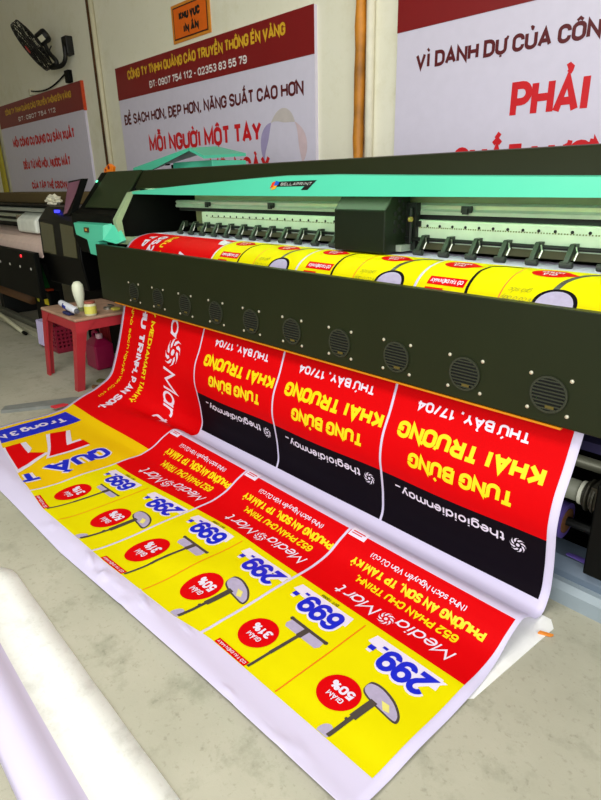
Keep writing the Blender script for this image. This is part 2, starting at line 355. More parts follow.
structure(MB().tube([(-3.035, YW-.03, 0), (-3.035, YW-.03, 4.2)], .030, 12).build('trim_4', mat('cream_conduit', (232, 226, 204), .5), smooth=True))

# ---------------------------------------------------------------- wall signs
MAROON = mat('sign_maroon', (132, 14, 20), .45, var=.02)
LILAC = mat('sign_lilac_white', (222, 216, 236), .45, var=.02)
SYEL = mat('sign_yellow_letters', (226, 176, 40), .5)
SBRN = mat('sign_dark_maroon_letters', (92, 10, 22), .5)
SRED = mat('sign_red_letters', (214, 14, 30), .5)
SWHT = mat('sign_white_letters', (238, 230, 230), .5)
def wall_sign(x0, x1, zb, label, band, lines, header=None, dim=None):
    t = thing('wall_sign', ((x0+x1)/2, YW-.03, zb), label, 'sign', 'long company signs on the back wall')
    MB().box(x0, x1, YW-.03, YW, zb, 2.605).build('sign_board', LILAC, t)
    MB().box(x0, x1, YW-.034, YW-.0301, 2.288, 2.607).build('header_band', MAROON, t)
    y = YW-.036
    if header:
        m_ = MB(); wall_text(m_.bm, header[0], *header[1], y, .23); m_.build('lettering', SYEL, t, recalc=False)
        m_ = MB(); wall_text(m_.bm, header[2], *header[3], y, .2); m_.build('lettering', SWHT, t, recalc=False)
    for s, (a, b, c, d), mm, o in lines:
        m_ = MB(); wall_text(m_.bm, s, a, b, c, d, YW-.032, .06+6*o); m_.build('lettering', mm, t, recalc=False)
    return t
s1 = wall_sign(-6.775, -3.585, 1.0, 'long maroon and white sign hung beneath the small orange notice', None,
    [('ĐỂ SẠCH HƠN, ĐẸP HƠN, NĂNG SUẤT CAO HƠN', (-6.69, -3.71, 2.03, 2.135), SBRN, .024),
     ('MỖI NGƯỜI MỘT TAY', (-6.19, -4.25, 1.725, 1.885), SRED, .027), ('MỖI NGÀY', (-5.06, -4.15, 1.45, 1.612), SRED, .027)],
    ('CÔNG TY TNHH QUẢNG CÁO TRUYỀN THÔNG ÉN VÀNG', (-6.50, -3.90, 2.462, 2.552), 'ĐT: 0907 754 112 - 02353 83 55 79', (-6.05, -4.40, 2.335, 2.40)))
mg = []
for k, c in enumerate(((208, 198, 196), (172, 160, 204), (216, 180, 200), (182, 172, 208), (220, 196, 204))):
    a0 = 2*math.pi*k/5+.9; b = MB(); out, inn = [], []
    for j in range(13):
        a = a0+1.25*j/12; f = j/12; wd = .10*math.sin(math.pi*min(1, f*1.02))*(1-.4*f)+.004
        out.append((-3.98+(.22+wd*.5)*1.15*math.cos(a), YW-.0312, 1.63+(.22+wd*.5)*math.sin(a)*1.25)); inn.append((-3.98+(.22-wd*.5)*1.15*math.cos(a), YW-.0312, 1.63+(.22-wd*.5)*math.sin(a)*1.25))
    b.face(out+inn[::-1]); b.build('pinwheel_emblem', mat('sign_pale_tint_%s' % 'abcde'[k], c, .5), s1, recalc=False)
wall_sign(-2.80, .40, 1.0, 'brightest maroon and white wall sign, right of the ochre pole', None,
    [('VÌ DANH DỰ CỦA CÔNG', (-2.64, -1.40, 2.055, 2.145), SBRN, .027), ('PHẢI', (-1.945, -1.485, 1.710, 1.902), SRED, .024), ('CHẤT LƯỢNG', (-2.31, -1.2, 1.40, 1.575), SRED, .026)])
s0 = wall_sign(-10.95, -7.72, 1.28, 'dim shaded maroon and white sign below the wall fan', None,
    [('MỖI CÔNG CỤ DỤNG CỤ SẢN XUẤT', (-10.50, -8.10, 1.985, 2.11), SRED, .036), ('ĐỀU TỪ MỒ HÔI, NƯỚC MẮT', (-10.2, -8.36, 1.66, 1.78), SRED, .036), ('CỦA TẬP THỂ CBCNV', (-9.98, -8.58, 1.37, 1.475), SRED, .036)],
    ('CÔNG TY TNHH QUẢNG CÁO TRUYỀN THÔNG ÉN VÀNG', (-10.6, -8.03, 2.455, 2.535), 'ĐT: 0907 754 112', (-10.05, -8.6, 2.335, 2.395)))
MB().box(-7.722, -7.70, YW-.036, YW, 2.28, 2.607).box(-10.95, -7.70, YW-.036, YW, 1.262, 1.28).build('edge_trim', mat('sign_orange_edge', (206, 66, 20), .5), s0)

t = thing('notice_plate', (-5.24, YW-.01, 2.66), 'small orange notice with black lettering high on the back wall', 'sign')
MB().box(-5.555, -4.93, YW-.012, YW, 2.655, 2.965).build('plate', mat('notice_pale_orange', (222, 140, 40), .6), t)
MB().box(-5.525, -4.96, YW-.014, YW-.0121, 2.678, 2.942).build('plate_border', mat('notice_dark_border', (70, 24, 10), .6), t, bevel=.0)
MB().box(-5.512, -4.973, YW-.0155, YW-.0141, 2.690, 2.930).build('plate_face', mat('notice_orange', (236, 106, 6), .6), t)
m_ = MB(); wall_text(m_.bm, 'KHU VỰC', -5.42, -5.07, 2.825, 2.895, YW-.017, .32); wall_text(m_.bm, 'IN ẤN', -5.36, -5.10, 2.715, 2.785, YW-.017, .32); m_.build('lettering', mat('notice_black', (14, 12, 10), .6), t, recalc=False)

# ---------------------------------------------------------------- wall fan
def fan():
    d = (CF*580+CR*(31-300.5)-CU*(47-400)).normalized()
    c = Vector((0, 0, 1.4))+d*(3.16/d.y)
    l = (CR*38-CU*48).normalized(); l = (l-d*l.dot(d)).normalized()
    ax = d.cross(l); 
    if ax.z > 0: ax = -ax                               # blows down and away to the left
    ax = (ax-d*.16).normalized()
    t = thing('wall_fan', c, 'black industrial wall fan on a curved arm above the dim sign', 'fan')
    R = .29; k_ = .62; blk = mat('fan_black', (16, 16, 13), .5)
    g = MB()
    for f, h in ((1, 0), (1, .09), (.985, -.035), (.8, -.06), (.55, -.07), (.3, -.075), (.8, .12), (.5, .14)): g.torus(c+ax*(-h*k_), ax, R*f, .008, 40, 5)
    u = ax.cross(Vector((0, 0, 1))).normalized(); v = ax.cross(u)
    for k in range(28):
        e = u*math.cos(k*math.pi/14)+v*math.sin(k*math.pi/14)
        g.tube([c+e*R*.1+ax*.046, c+e*R*.55+ax*.043, c+e*R*.985+ax*.022, c+e*R, c+e*R-ax*.056, c+e*R*.8-ax*.074, c+e*R*.2-ax*.093], .0035, 4)
    g.build('guard', blk, t)
    MB().lathe([(.001, .056), (.045, .056), (.045, .048), (.001, .047)], c, ax, 18).build('badge', mat('fan_red_badge', (190, 24, 14), .5), t)
    b = MB()
    for k in range(3):
        a0 = k*2*math.pi/3
        def P(r, a, h): return c+(u*math.cos(a0+a)+v*math.sin(a0+a))*r*k_+ax*h*k_
        b.loft([P(.05, -.3, .02), P(.24, -.42, .03), P(.42, -.25, .02), P(.40, .25, -.05), P(.22, .35, -.05), P(.05, .3, -.03)], [P(.05, -.3, .016), P(.24, -.42, .026), P(.42, -.25, .016), P(.40, .25, -.054), P(.22, .35, -.054), P(.05, .3, -.034)])
    b.build('blade_rotor', mat('fan_blade_grey', (60, 54, 48), .5), t)
    mo = c-ax*.19
    MB().lathe([(.03, .095), (.05, .085), (.075, .06), (.08, -.045), (.07, -.07), (.03, -.08)], mo, ax, 20).build('motor', blk, t, smooth=False)
    MB().obox(mo-d*.075+ax*.02, l*.03, ax*.035, d*.010).build('rating_plate', mat('fan_label', (214, 210, 180), .5), t)
    mt = Vector((-7.90, YW, 2.98))
    MB().box(-7.97, -7.83, YW-.09, YW, 2.90, 3.10).build('wall_bracket', blk, t, bevel=.01)
    p0 = mo-Vector((0, 0, .04))
    pts = [p0, p0+Vector((.04, .03, -.12)), p0+Vector((.12, .08, -.24)), Vector((-8.22, YW-.16, 2.80)), Vector((-8.02, YW-.11, 2.80)), Vector((-7.92, YW-.09, 2.86)), Vector((-7.90, YW-.08, 3.0))]
    sm = []
    for i in range(len(pts)-1):
        q0, q1, q2, q3 = pts[max(i-1, 0)], pts[i], pts[i+1], pts[min(i+2, len(pts)-1)]
        for j in range(6):
            s_ = j/6; sm.append(.5*((2*q1)+(q2-q0)*s_+(2*q0-5*q1+4*q2-q3)*s_*s_+(3*q1-q0-3*q2+q3)*s_**3))
    MB().tube(sm+[pts[-1]], .026, 10).build('arm', blk, t, smooth=True)
    MB().tube([mo+Vector((.1, .05, -.1)), Vector((-8.3, YW-.2, 2.88)), Vector((-8.1, YW-.06, 2.80))], .008, 6).build('cable', blk, t)
fan()
t = thing('power_cord', (-8.05, YW-.02, 2.62), 'thin black cord sagging between two plugs along the top of the dim sign', 'cord')
crd = [Vector((-9.42+1.36*k/14, YW-.03, 2.66+.02-.11*math.sin(math.pi*k/14)*.6+.07*(k/14)**2)) for k in range(15)]
MB().tube(crd, .010, 6).build('cord', BLACKM, t, smooth=True)
MB().box(-8.10, -7.98, YW-.06, YW-.001, 2.62, 2.76).build('plug', BLACKM, t, bevel=.01)
MB().box(-9.44, -9.36, YW-.05, YW-.001, 2.62, 2.70).build('socket', mat('socket_cream', (214, 208, 180), .5), t, bevel=.008)

c = MB()
for k in range(5):
    x = -11.30+.035*k; c.loft([(x, YW-.05-.02*(k % 2), 1.22), (x+.04, YW-.06-.02*((k+1) % 2), 1.22), (x+.04, YW-.03, 1.22), (x, YW-.02, 1.22)], [(x-.02, YW-.05, 2.9), (x+.015, YW-.06, 2.9), (x+.015, YW-.03, 2.9), (x-.02, YW-.02, 2.9)])
tag(c.build('hanging_cloth', mat('olive_cloth', (186, 172, 60), .9)), 'narrow olive yellow strip of cloth hanging at the far edge of the dim sign', 'cloth')

# ---------------------------------------------------------------- the printer
PR = thing('large_format_printer', (-2.0, 2.2, 0), 'very wide black and mint green large format printer feeding out the printed banner', 'printer')
XA, XB = -3.80, .45
fp = MB().prism([(1.70, .668), (1.705, .664), (1.752, .664), (1.752, 1.028), (1.70, 1.032)], -3.90, XB).build('front_panel', GREENBLK, PR, bevel=.004)
MB().box(-3.72, -.68, 1.7000, 1.715, .6570, .6636).build('reflection_strip', mat('banner_reflection_orange', (222, 140, 16), .4, metal=.3), PR)  # banner's reflection on the panel lip, drawn as an orange strip
def vent(x, z):
    b = MB().lathe([(.060, 0), (.060, .006), (.053, .006), (.053, .001)], (x, 1.6995, z), (0, -1, 0), 28)
    for k in range(9):
        zz = -.046+.0115*k; h = math.sqrt(max(.055**2-zz*zz, 0)); b.box(x-h, x+h, 1.692, 1.698, z+zz-.0022, z+zz+.0022)
    b.build('vent_grille', mat('vent_grey', (46, 50, 36), .5, metal=.2), fp)
    MB().lathe([(.053, .0), (.053, .0012), (.02, .0012)], (x, 1.6995, z), (0, -1, 0), 28).build('vent_opening', mat('vent_void', (8, 8, 8), .8), fp)
    MB().box(x-.004, x+.024, 1.690, 1.692, z-.043, z-.034).build('fan_label', mat('vent_brass', (84, 72, 18), .5), fp)
    for i, j in ((-1, 1), (1, 1), (-1, -1), (1, -1)):
        MB().lathe([(.0065, 0), (.006, .003), (.002, .0045)], (x+.064*i, 1.70, z+.057*j), (0, -1, 0), 10).build('screw', mat('screw_zinc', (205, 200, 180), .35, metal=.5), fp)
for k in range(-3, 10): vent(-.73-.2985*k, .763)
MB().box(-3.86, XB, 1.93, 2.34, .93, 1.068).build('print_bed', ALUD, PR, bevel=.01)
MB().tube([(-3.86, 1.93, .985), (XB, 1.93, .985)], .055, 20).build('front_guide', ALUD, PR, smooth=True)
# beam behind the media: rails, perforated strip
MB().box(-3.44, XB, 2.22, 2.42, 1.10, 1.36).build('beam', mat('beam_olive', (104, 104, 70), .5), PR)
ra = MB().prism([(2.22, 1.296), (2.19, 1.296), (2.180, 1.288), (2.186, 1.274), (2.178, 1.264), (2.180, 1.250), (2.22, 1.250)], -3.62, XB).build('guide_rail', ALU, PR)
MB().box(-3.62, XB, 2.205, 2.22, 1.228, 1.250).build('rail_slot', mat('slot_black', (10, 11, 10), .6), PR)
st = MB().box(-3.30, XB, 2.17, 2.22, 1.135, 1.228).build('clamp_plate', mat('pale_alloy', (206, 218, 196), .4, metal=.2), PR, bevel=.004)
sb = MB()
x = -3.24
while x < XB-.05: sb.lathe([(.006, 0), (.006, .002), (.003, .0025)], (x, 2.17, 1.205), (0, -1, 0), 8); x += .0625
sb.build('screw_row', DARK, st)
x = -3.2; hs = MB()
while x < XB-.05: hs.box(x, x+.0045, 2.168, 2.171, 1.195, 1.2); hs.box(x+.01, x+.0145, 2.168, 2.171, 1.195, 1.2); x += .022
hs.build('scale_marks', mat('olive_mark', (110, 120, 60), .5), st)
for k in range(6):
    xx = -3.25+.62*k
    MB().box(xx, xx+.045, 2.166, 2.182, 1.262, 1.288).box(xx+.01, xx+.035, 2.158, 2.170, 1.256, 1.278).build('rail_clip', mat('clip_black', (14, 16, 14), .5), PR)
bx = MB().tube([(-3.42, 2.150, 1.150), (XB, 2.150, 1.150)], .008, 8)
bx.build('lift_bar', DARK, PR, smooth=True)
def pinch(x):
    r = MB().box(x-.010, x+.010, 2.138, 2.168, 1.132, 1.168)
    r.prism([(2.152, 1.160), (2.138, 1.166), (2.112, 1.128), (2.100, 1.108), (2.112, 1.106), (2.134, 1.128), (2.152, 1.135)], x-.012, x+.006)
    r.build('pinch_arm', mat('pinch_dark', (46, 54, 44), .4, metal=.3), PR)
    MB().tube([(x-.026, 2.110, 1.0985), (x+.018, 2.110, 1.0985)], .0120, 12).build('pinch_wheel', mat('pinch_rubber', (40, 44, 38), .55), PR)
    MB().tube([(x+.012, 2.138, 1.158), (x+.024, 2.126, 1.140), (x+.020, 2.114, 1.114)], .003, 6).build('pinch_spring', STEEL, PR)
x = -3.475
while x < XB-.05:
    if not -1.99 < x < -1.60: pinch(x)
    x += .1285
# ink hose chain and led strip under the visor
MB().box(-2.9, XB, 2.225, 2.25, 1.345, 1.362).build('cable_chain', mat('chain_olive', (128, 138, 96), .6), PR)
MB().box(XA+.1, XB, 1.99, 2.01, 1.346, 1.352).build('led_strip', mat('led_white', (214, 255, 206), .5, emit=15), PR)
# carriage
ca = MB().prism([(2.005, 1.094), (2.18, 1.094), (2.18, 1.342), (2.065, 1.342), (2.005, 1.272)], -1.955, -1.655).build('carriage', mat('carriage_black', (20, 28, 15), .45, spec=.25), PR, bevel=.005)
for r_, q in enumerate(((0, 3), (1, 4), (2, 4), (3, 3))):
    for j in range(q[1]):
        MB().lathe([(.0110, 0), (.0110, .001), (.005, .0012)], (-1.655, 2.075+.028*r_, 1.185+.036*j+(.018 if r_ % 2 else 0)), (1, 0, 0), 12).build('vent_hole', mat('vent_void', (8, 8, 8), .8), ca)
MB().box(-1.655, -1.625, 2.085, 2.17, 1.098, 1.125).build('head_foot', ALU, ca)
MB().box(-1.655, -1.60, 2.15, 2.18, 1.10, 1.30).box(-1.655, -1.585, 2.16, 2.20, 1.20, 1.225).tube([(-1.62, 2.14, 1.13), (-1.62, 2.14, 1.28)], .008, 8).build('side_bracket', DARK, ca)
MB().tube([(-1.625, 2.135, 1.232), (-1.612, 2.135, 1.232)], .011, 10).build('bracket_knob', mat('brass_knob', (200, 180, 90), .4, metal=.5), ca)
# hood
MB().prism([(1.988, 1.384), (2.06, 1.486), (2.085, 1.490), (2.78, 1.490), (2.78, .93), (2.62, .93), (2.62, 1.37), (1.99, 1.37)], -3.80, XB).build('top_cover', GREENBLK, PR, bevel=.006)
vs = MB()
A = lambda x, zt, zb: [(x, 1.9350+(zb-1.333)*.3125, zb), (x, 1.9350+(zt-1.333)*.3125, zt), (x, 1.985, zt+.004), (x, 1.985, zb)]
secs = [(-3.775, 1.356, 1.342), (-3.2, 1.384, 1.336), (-2.55, 1.411, 1.333), (-2.25, 1.421, 1.332), (-1.9, 1.419, 1.332), (-1.4, 1.405, 1.332), (-.8, 1.391, 1.331), (XB, 1.383, 1.330)]
for p_, q_ in zip(secs, secs[1:]): vs.loft(A(*p_), A(*q_))
bmesh.ops.remove_doubles(vs.bm, verts=vs.bm.verts, dist=1e-5)
vs = vs.build('visor', TEAL, PR)
def visor_face(bm_pts):
    bm_pts = [(x+.035, 1.381+(z-1.362)*1.3) for x, z in bm_pts]
    return [(x, 1.9350+(z-1.333)*.3125-.0015, z) for x, z in bm_pts]
lg = MB(); lg.face(visor_face([(-2.31, 1.375), (-2.05, 1.377), (-2.065, 1.368), (-2.10, 1.345), (-2.145, 1.345), (-2.125, 1.358), (-2.325, 1.357)])); lg.build('logo_plate', mat('logo_black', (16, 18, 18), .4), vs, recalc=False)
for colr, pts in (((30, 90, 190), [(-2.335, 1.378), (-2.305, 1.374), (-2.315, 1.362), (-2.345, 1.360)]), ((226, 60, 20), [(-2.36, 1.372), (-2.338, 1.377), (-2.345, 1.358), (-2.37, 1.352)]), ((240, 170, 30), [(-2.345, 1.361), (-2.318, 1.363), (-2.33, 1.350), (-2.362, 1.346)])):
    b = MB(); b.face([(p[0], p[1]-.001, p[2]) for p in visor_face(pts)]); b.build('logo_emblem', mat('emblem_%d' % colr[1], colr, .4), vs, recalc=False)
tb = text_bm('BELLAPRINT', .2, .25, 14)
for v in tb.verts:
    x_, z_ = -2.295+.215*v.co.x, 1.361+.010*v.co.y; q = visor_face([(x_, z_)])[0]; v.co = Vector((q[0], q[1]-.0012-v.co.z, q[2]))
b = MB(); add_bm(b.bm, tb); b.build('logo_lettering', mat('logo_grey', (170, 176, 170), .4), vs, recalc=False)
# hatch propped open on top
h = thing('open_hatch', (-3.9, 2.5, 1.49), 'mint green hinged hatch lid propped up like a roof on top of the printer', 'hatch')
MB().loft([(-4.62, 2.42, 1.507), (-4.36, 2.42, 1.495), (-3.78, 2.42, 1.612), (-4.0, 2.80, 1.635), (-4.68, 2.80, 1.56)], [(-4.62, 2.42, 1.525), (-4.36, 2.42, 1.513), (-3.78, 2.42, 1.632), (-4.0, 2.80, 1.655), (-4.68, 2.80, 1.58)]).build('lid_panel', TEAL, h)
MB().loft([(-3.775, 2.42, 1.612), (-3.60, 2.42, 1.555), (-3.62, 2.80, 1.575), (-3.98, 2.80, 1.64)], [(-3.775, 2.42, 1.632), (-3.60, 2.42, 1.575), (-3.62, 2.80, 1.595), (-3.98, 2.80, 1.66)]).build('lid_panel', TEAL, h)
MB().box(-4.14, -3.62, 2.50, 2.80, 1.491, 1.548).build('hatch_base', TEAL, h, bevel=.006)
MB().box(-4.2, -4.14, 2.52, 2.80, 1.491, 1.535).build('hinge_block', BLACKM, h)
MB().lathe([(.022, 0), (.020, .004), (.008, .005)], (-4.3, 2.55, 1.538), (-.19, 0, 1), 12).build('finger_hole', BLACKM, h)
# left end housing
hb = MB().prism([(2.78, .93), (2.78, 1.490), (2.075, 1.490), (1.865, 1.240), (1.80, 1.215), (1.79, 1.05), (1.84, .93)], -4.47, -3.80).build('end_housing', BLACKM, PR, bevel=.006)
MB().loft([(-4.33, 2.067, 1.488), (-3.815, 2.067, 1.488), (-3.815, 1.868, 1.250), (-4.36, 1.868, 1.250)], [(-4.33, 2.060, 1.492), (-3.815, 2.060, 1.492), (-3.815, 1.861, 1.254), (-4.36, 1.861, 1.254)]).build('window_panel', mat('tinted_green_panel', (30, 44, 20), .3), hb)
fr = MB()
op = [(2.0, 1.365), (1.925, 1.352), (1.80, 1.185), (1.815, 1.03), (1.90, 1.02)]
ip = [(2.0, 1.345), (1.945, 1.338), (1.842, 1.178), (1.850, 1.075), (1.95, 1.065)]
for i in range(4):
    a_, b_, c_, d_ = op[i], op[i+1], ip[i+1], ip[i]
    fr.loft([(-3.80, *q) for q in (a_, b_, c_, d_)], [(-3.755, *q) for q in (a_, b_, c_, d_)])
fr.build('window_frame', mat('pale_grey_green_frame', (150, 172, 132), .45), PR)
tl = MB().loft([(-4.36, 1.76, 1.150), (-3.84, 1.745, 1.150), (-3.85, 1.735, 1.055), (-4.02, 1.74, 1.030), (-4.33, 1.755, 1.070)], [(-4.37, 1.84, 1.165), (-3.80, 1.82, 1.165), (-3.80, 1.82, 1.03), (-4.0, 1.83, 1.02), (-4.34, 1.84, 1.07)])
tl.loft([(-4.12, 1.742, 1.045), (-3.93, 1.738, 1.040), (-3.95, 1.735, .945), (-4.09, 1.74, .95)], [(-4.12, 1.83, 1.045), (-3.93, 1.83, 1.04), (-3.95, 1.83, .945), (-4.09, 1.83, .95)])
tl.loft([(-3.845, 1.745, 1.150), (-3.80, 1.80, 1.152), (-3.70, 1.80, 1.052), (-3.72, 1.765, 1.037), (-3.85, 1.735, 1.055)], [(-3.84, 1.82, 1.160), (-3.79, 1.83, 1.16), (-3.70, 1.83, 1.06), (-3.72, 1.83, 1.04), (-3.84, 1.83, 1.05)])
tl = tl.build('control_block', TEAL, PR, bevel=.003)
MB().box(-4.15, -4.08, 1.742, 1.752, 1.095, 1.128).build('control_button', mat('button_brown', (60, 48, 30), .5), tl)
MB().box(-4.13, -4.10, 1.740, 1.743, 1.105, 1.12).build('button_mark', mat('button_orange', (214, 150, 60), .5), tl)
MB().box(-4.15, -4.05, 1.80, 1.815, 1.185, 1.20).build('housing_latch', mat('latch_olive', (100, 106, 70), .4, metal=.3), hb)
# screen on the housing
sn = MB().loft([(-4.73, 1.92, 1.435), (-4.475, 1.92, 1.450), (-4.475, 1.79, 1.20), (-4.61, 1.79, 1.185)], [(-4.73, 1.97, 1.435), (-4.475, 1.97, 1.45), (-4.475, 1.84, 1.20), (-4.61, 1.84, 1.185)]).build('display', BLACKM, PR)
def onscr(u, v):            # u across, v downwards, both 0..1
    a_ = Vector((-4.73, 1.92, 1.435)).lerp(Vector((-4.475, 1.92, 1.450)), u); b_ = Vector((-4.61, 1.79, 1.185)).lerp(Vector((-4.475, 1.79, 1.20)), u)
    return a_.lerp(b_, v)+Vector((0, -.004, .0015))
b = MB(); b.face([onscr(*q) for q in ((.05, .06), (.95, .05), (.95, .42), (.60, .93), (.10, .95))]); b.build('display_glass', mat('screen_mauve', (112, 66, 88), .3, var=.25, scale=5), sn, recalc=False)
MB().lathe([(.011, 0), (.009, .004), (.004, .006)], (-4.41, 2.005, 1.428), (0, -1, .8), 12).build('indicator_lamp', mat('lamp_green', (90, 255, 170), .4, emit=2.0), hb)
# stand
MB().box(-3.9, XB, 1.99, 2.598, .03, .12).build('shade_slab', BLACKM, PR)  # black slab added over the floor, stands for shade under the printer
MB().box(-3.9, XB, 2.60, 2.618, .0, .93).build('shade_backing', BLACKM, PR)  # black sheet added behind the stand so the gap reads as shade
for xx in (-3.95, -.15, .35):
    MB().box(xx-.05, xx+.05, 2.30, 2.42, .121, .93).box(xx-.06, xx+.06, 2.02, 2.59, 0, .029).build('stand_leg', DARK, PR, bevel=.006)
MB().box(-4.45, -3.98, 2.10, 2.72, .03, .93).build('ink_cabinet', BLACKM, PR, bevel=.008)
MB().box(-3.98, XB, 2.42, 2.58, .45, .60).build('back_beam', DARK, PR)
MB().prism([(1.755, 0), (1.755, .055), (1.775, .075), (1.97, .075), (1.97, 0)], -3.3, XB).build('base_beam', mat('blue_grey_enamel', (140, 152, 160), .5, var=.05), PR)
MB().prism([(1.80, .075), (1.80, .10), (1.83, .14), (1.93, .14), (1.93, .075)], -3.3, XB).build('base_rail', mat('slate_blue_enamel', (94, 108, 124), .5, var=.05), PR)
tr = MB().tube([(-3.6, 1.84, .40), (-.632, 1.84, .40)], .036, 20).build('take_up_tube', mat('tube_grey', (128, 130, 116), .45), PR, smooth=True)
MB().hollow((-.636, 1.84, .40), (-.624, 1.84, .40), .041, .022).build('tube_collar', mat('collar_pale', (206, 206, 190), .5), PR)
gz = MB().tube([(-.624, 1.84, .40), (-.57, 1.84, .40)], .026, 14)
for k in range(4): gz.hollow((-.621+.011*k, 1.84, .40), (-.615+.011*k, 1.84, .40), .055 if k % 2 else .045, .02, 18)
gz.box(-.595, -.57, 1.80, 1.90, .37, .45).build('take_up_clutch', mat('clutch_dark', (52, 50, 40), .4, metal=.4), PR)
MB().box(-.57, -.50, 1.775, 2.10, .142, .48).build('take_up_bracket', BLACKM, PR, bevel=.006)
MB().tube([(-3.6, 1.93, .465), (-.3, 1.93, .465)], .022, 14).build('tension_bar', mat('bar_grey', (104, 104, 88), .4, metal=.3), PR, smooth=True)
MB().box(-3.7, -.3, 1.95, 2.02, .500, .535).build('heater_plate', mat('heater_lilac', (46, 40, 74), .4), PR)
# film roll held below the take-up tube
fr_ = thing('film_roll', (-1.6, 1.86, .245), 'lavender roll of film with a brown cardboard core beneath the take-up tube', 'roll')
MB().hollow((-2.6, 1.87, .255), (-.680, 1.87, .255), .066, .046, 28).build('wound_film', mat('film_lavender', (92, 74, 150), .35), fr_)
MB().hollow((-2.6, 1.87, .255), (-.677, 1.87, .255), .0458, .018, 24).build('cardboard_core', mat('cardboard', (100, 62, 26), .8), fr_)
MB().tube([(-2.7, 1.87, .255), (-.575, 1.87, .255)], .016, 10).build('spindle', DARK, fr_)
sf = MB()
for k in range(6):
    a_ = (-.64+.0*k, 1.80+.02*k, .17-.012*k+.01*(k % 2)); b_ = (-.56+.012*k, 1.80+.02*k, .165-.012*k+.014*(k % 2))
    a2 = (-.64, 1.82+.02*k, .158-.012*k+.01*((k+1) % 2)); b2 = (-.56+.012*(k+1), 1.82+.02*k, .153-.012*k+.014*((k+1) % 2))
    sf.loft([a_, b_, b2, a2], [(p_[0], p_[1], p_[2]-.002) for p_ in (a_, b_, b2, a2)])
sf.build('loose_film', mat('film_lavender', (92, 74, 150), .35), fr_)

# ---------------------------------------------------------------- second printer, further along the same line
P2 = thing('large_format_printer', (-6.8, 2.2, 0), 'dark second printer with a pale carriage, in the shade behind the red table', 'printer')
X0, X1 = -9.6, -5.30
f2 = MB().prism([(1.75, .47), (1.80, .47), (1.80, .87), (1.75, .87)], X0, X1).build('front_panel', BLACKM, P2, bevel=.005)
for k in range(9):
    MB().lathe([(.012, 0), (.012, .003), (.006, .005)], (-5.42-.28*k, 1.75, .725), (0, -1, 0), 12).build('screw_cap', mat('cap_pale', (196, 196, 186), .5), f2)
MB().lathe([(.014, 0), (.012, .006), (.004, .009)], (-5.62, 1.75, .825), (0, -1, 0), 12).build('indicator_lamp', mat('lamp_red', (255, 40, 50), .4, emit=1.4), f2)
MB().box(X0, X1, 1.88, 2.3, .76, .92).build('print_bed', DARK, P2)
MB().prism([(1.83, .82), (1.85, .92), (1.90, .965), (1.98, .985), (2.25, .99), (2.25, .94), (1.98, .94), (1.89, .88)], X0, -5.31).build('media', mat('media_pale_pink', (222, 196, 186), .4), P2, smooth=False)
MB().box(X0, X1, 2.3, 2.44, .925, 1.16).build('beam', DARK, P2)
MB().box(X0, X1, 2.24, 2.30, 1.04, 1.065).box(X0, X1, 2.24, 2.30, 1.095, 1.13).build('guide_rail', ALU, P2)
c2 = MB().prism([(1.93, 1.0), (2.23, 1.0), (2.23, 1.175), (2.02, 1.175), (1.93, 1.115)], -6.15, -5.66).build('carriage', mat('carriage_white', (226, 230, 220), .4), P2, bevel=.02)
MB().box(-6.22, -6.151, 1.96, 2.22, 1.01, 1.15).build('carriage_cap', mat('cap_taupe', (120, 108, 88), .5), c2)
MB().box(-5.659, -5.645, 2.05, 2.2, 1.02, 1.08).build('head_foot', ALU, c2)
MB().prism([(1.95, 1.19), (2.02, 1.205), (2.8, 1.22), (2.8, .9), (2.66, .9), (2.66, 1.17)], X0, X1).build('top_cover', mat('cover_grey', (150, 158, 150), .5), P2)
MB().box(X0, X1, 2.12, 2.82, 1.2215, 1.233).build('top_edge', BLACKM, P2)
e2 = MB().prism([(1.86, .62), (1.83, .86), (1.84, 1.14), (1.93, 1.245), (2.8, 1.25), (2.8, .62)], X1, -4.50).build('end_housing', GLOSS, P2, bevel=.01)
for a_, b_ in ((-5.25, -4.98), (-4.82, -4.56)):
    MB().loft([(a_, 1.8265, .875), (b_, 1.8265, .875), (b_, 1.8355, 1.11), (a_, 1.8355, 1.125)], [(a_, 1.832, .875), (b_, 1.832, .875), (b_, 1.842, 1.11), (a_, 1.842, 1.125)]).build('window_panel', mat('tinted_olive_glass', (74, 72, 46), .15), e2)
MB().box(-5.0, -4.94, 1.875, 1.90, 1.20, 1.222).build('indicator_lamp', mat('lamp_blue', (60, 60, 255), .4, emit=1.6), e2)
MB().box(-5.30, -4.50, 2.12, 2.75, .0, .62).build('ink_cabinet', BLACKM, P2, bevel=.01)
for xx in (-9.4, -7.4): MB().box(xx-.06, xx+.06, 2.0, 2.7, 0, .9).build('stand_leg', DARK, P2)
MB().tube([(X0, 1.95, .35), (-6.15, 1.95, .35)], .065, 16).build('take_up_tube', mat('tube_brown', (86, 56, 26), .7), P2, smooth=True)
MB().box(X0, X1, 2.28, 2.33, .2, .24).build('cross_rail', mat('rail_olive', (112, 112, 76), .5), P2)
for y_, z_, col_ in ((1.87, .035, (170, 168, 146)), (1.98, .06, (110, 110, 96))):
    MB().box(X0, -5.6+(.2 if z_ > .05 else 0), y_-.03, y_+.03, z_-.03 if z_ < .05 else 0, z_+.02).build('base_rail', mat('base_rail_%d' % col_[0], col_, .5), P2)

t = thing('metal_bar', (-6.7, 1.80, 0), 'pale metal bar leaning low along the foot of the dark second printer', 'bar')
MB().tube([(-7.6, 1.80, .205), (-6.16, 1.80, .022)], .022, 10).build('bar', mat('bar_pale', (190, 188, 160), .4, metal=.3), t, smooth=True)
MB().tube([(-6.16, 1.80, .022), (-6.08, 1.80, .0225)], .018, 10).build('end_cap', BLACKM, t)
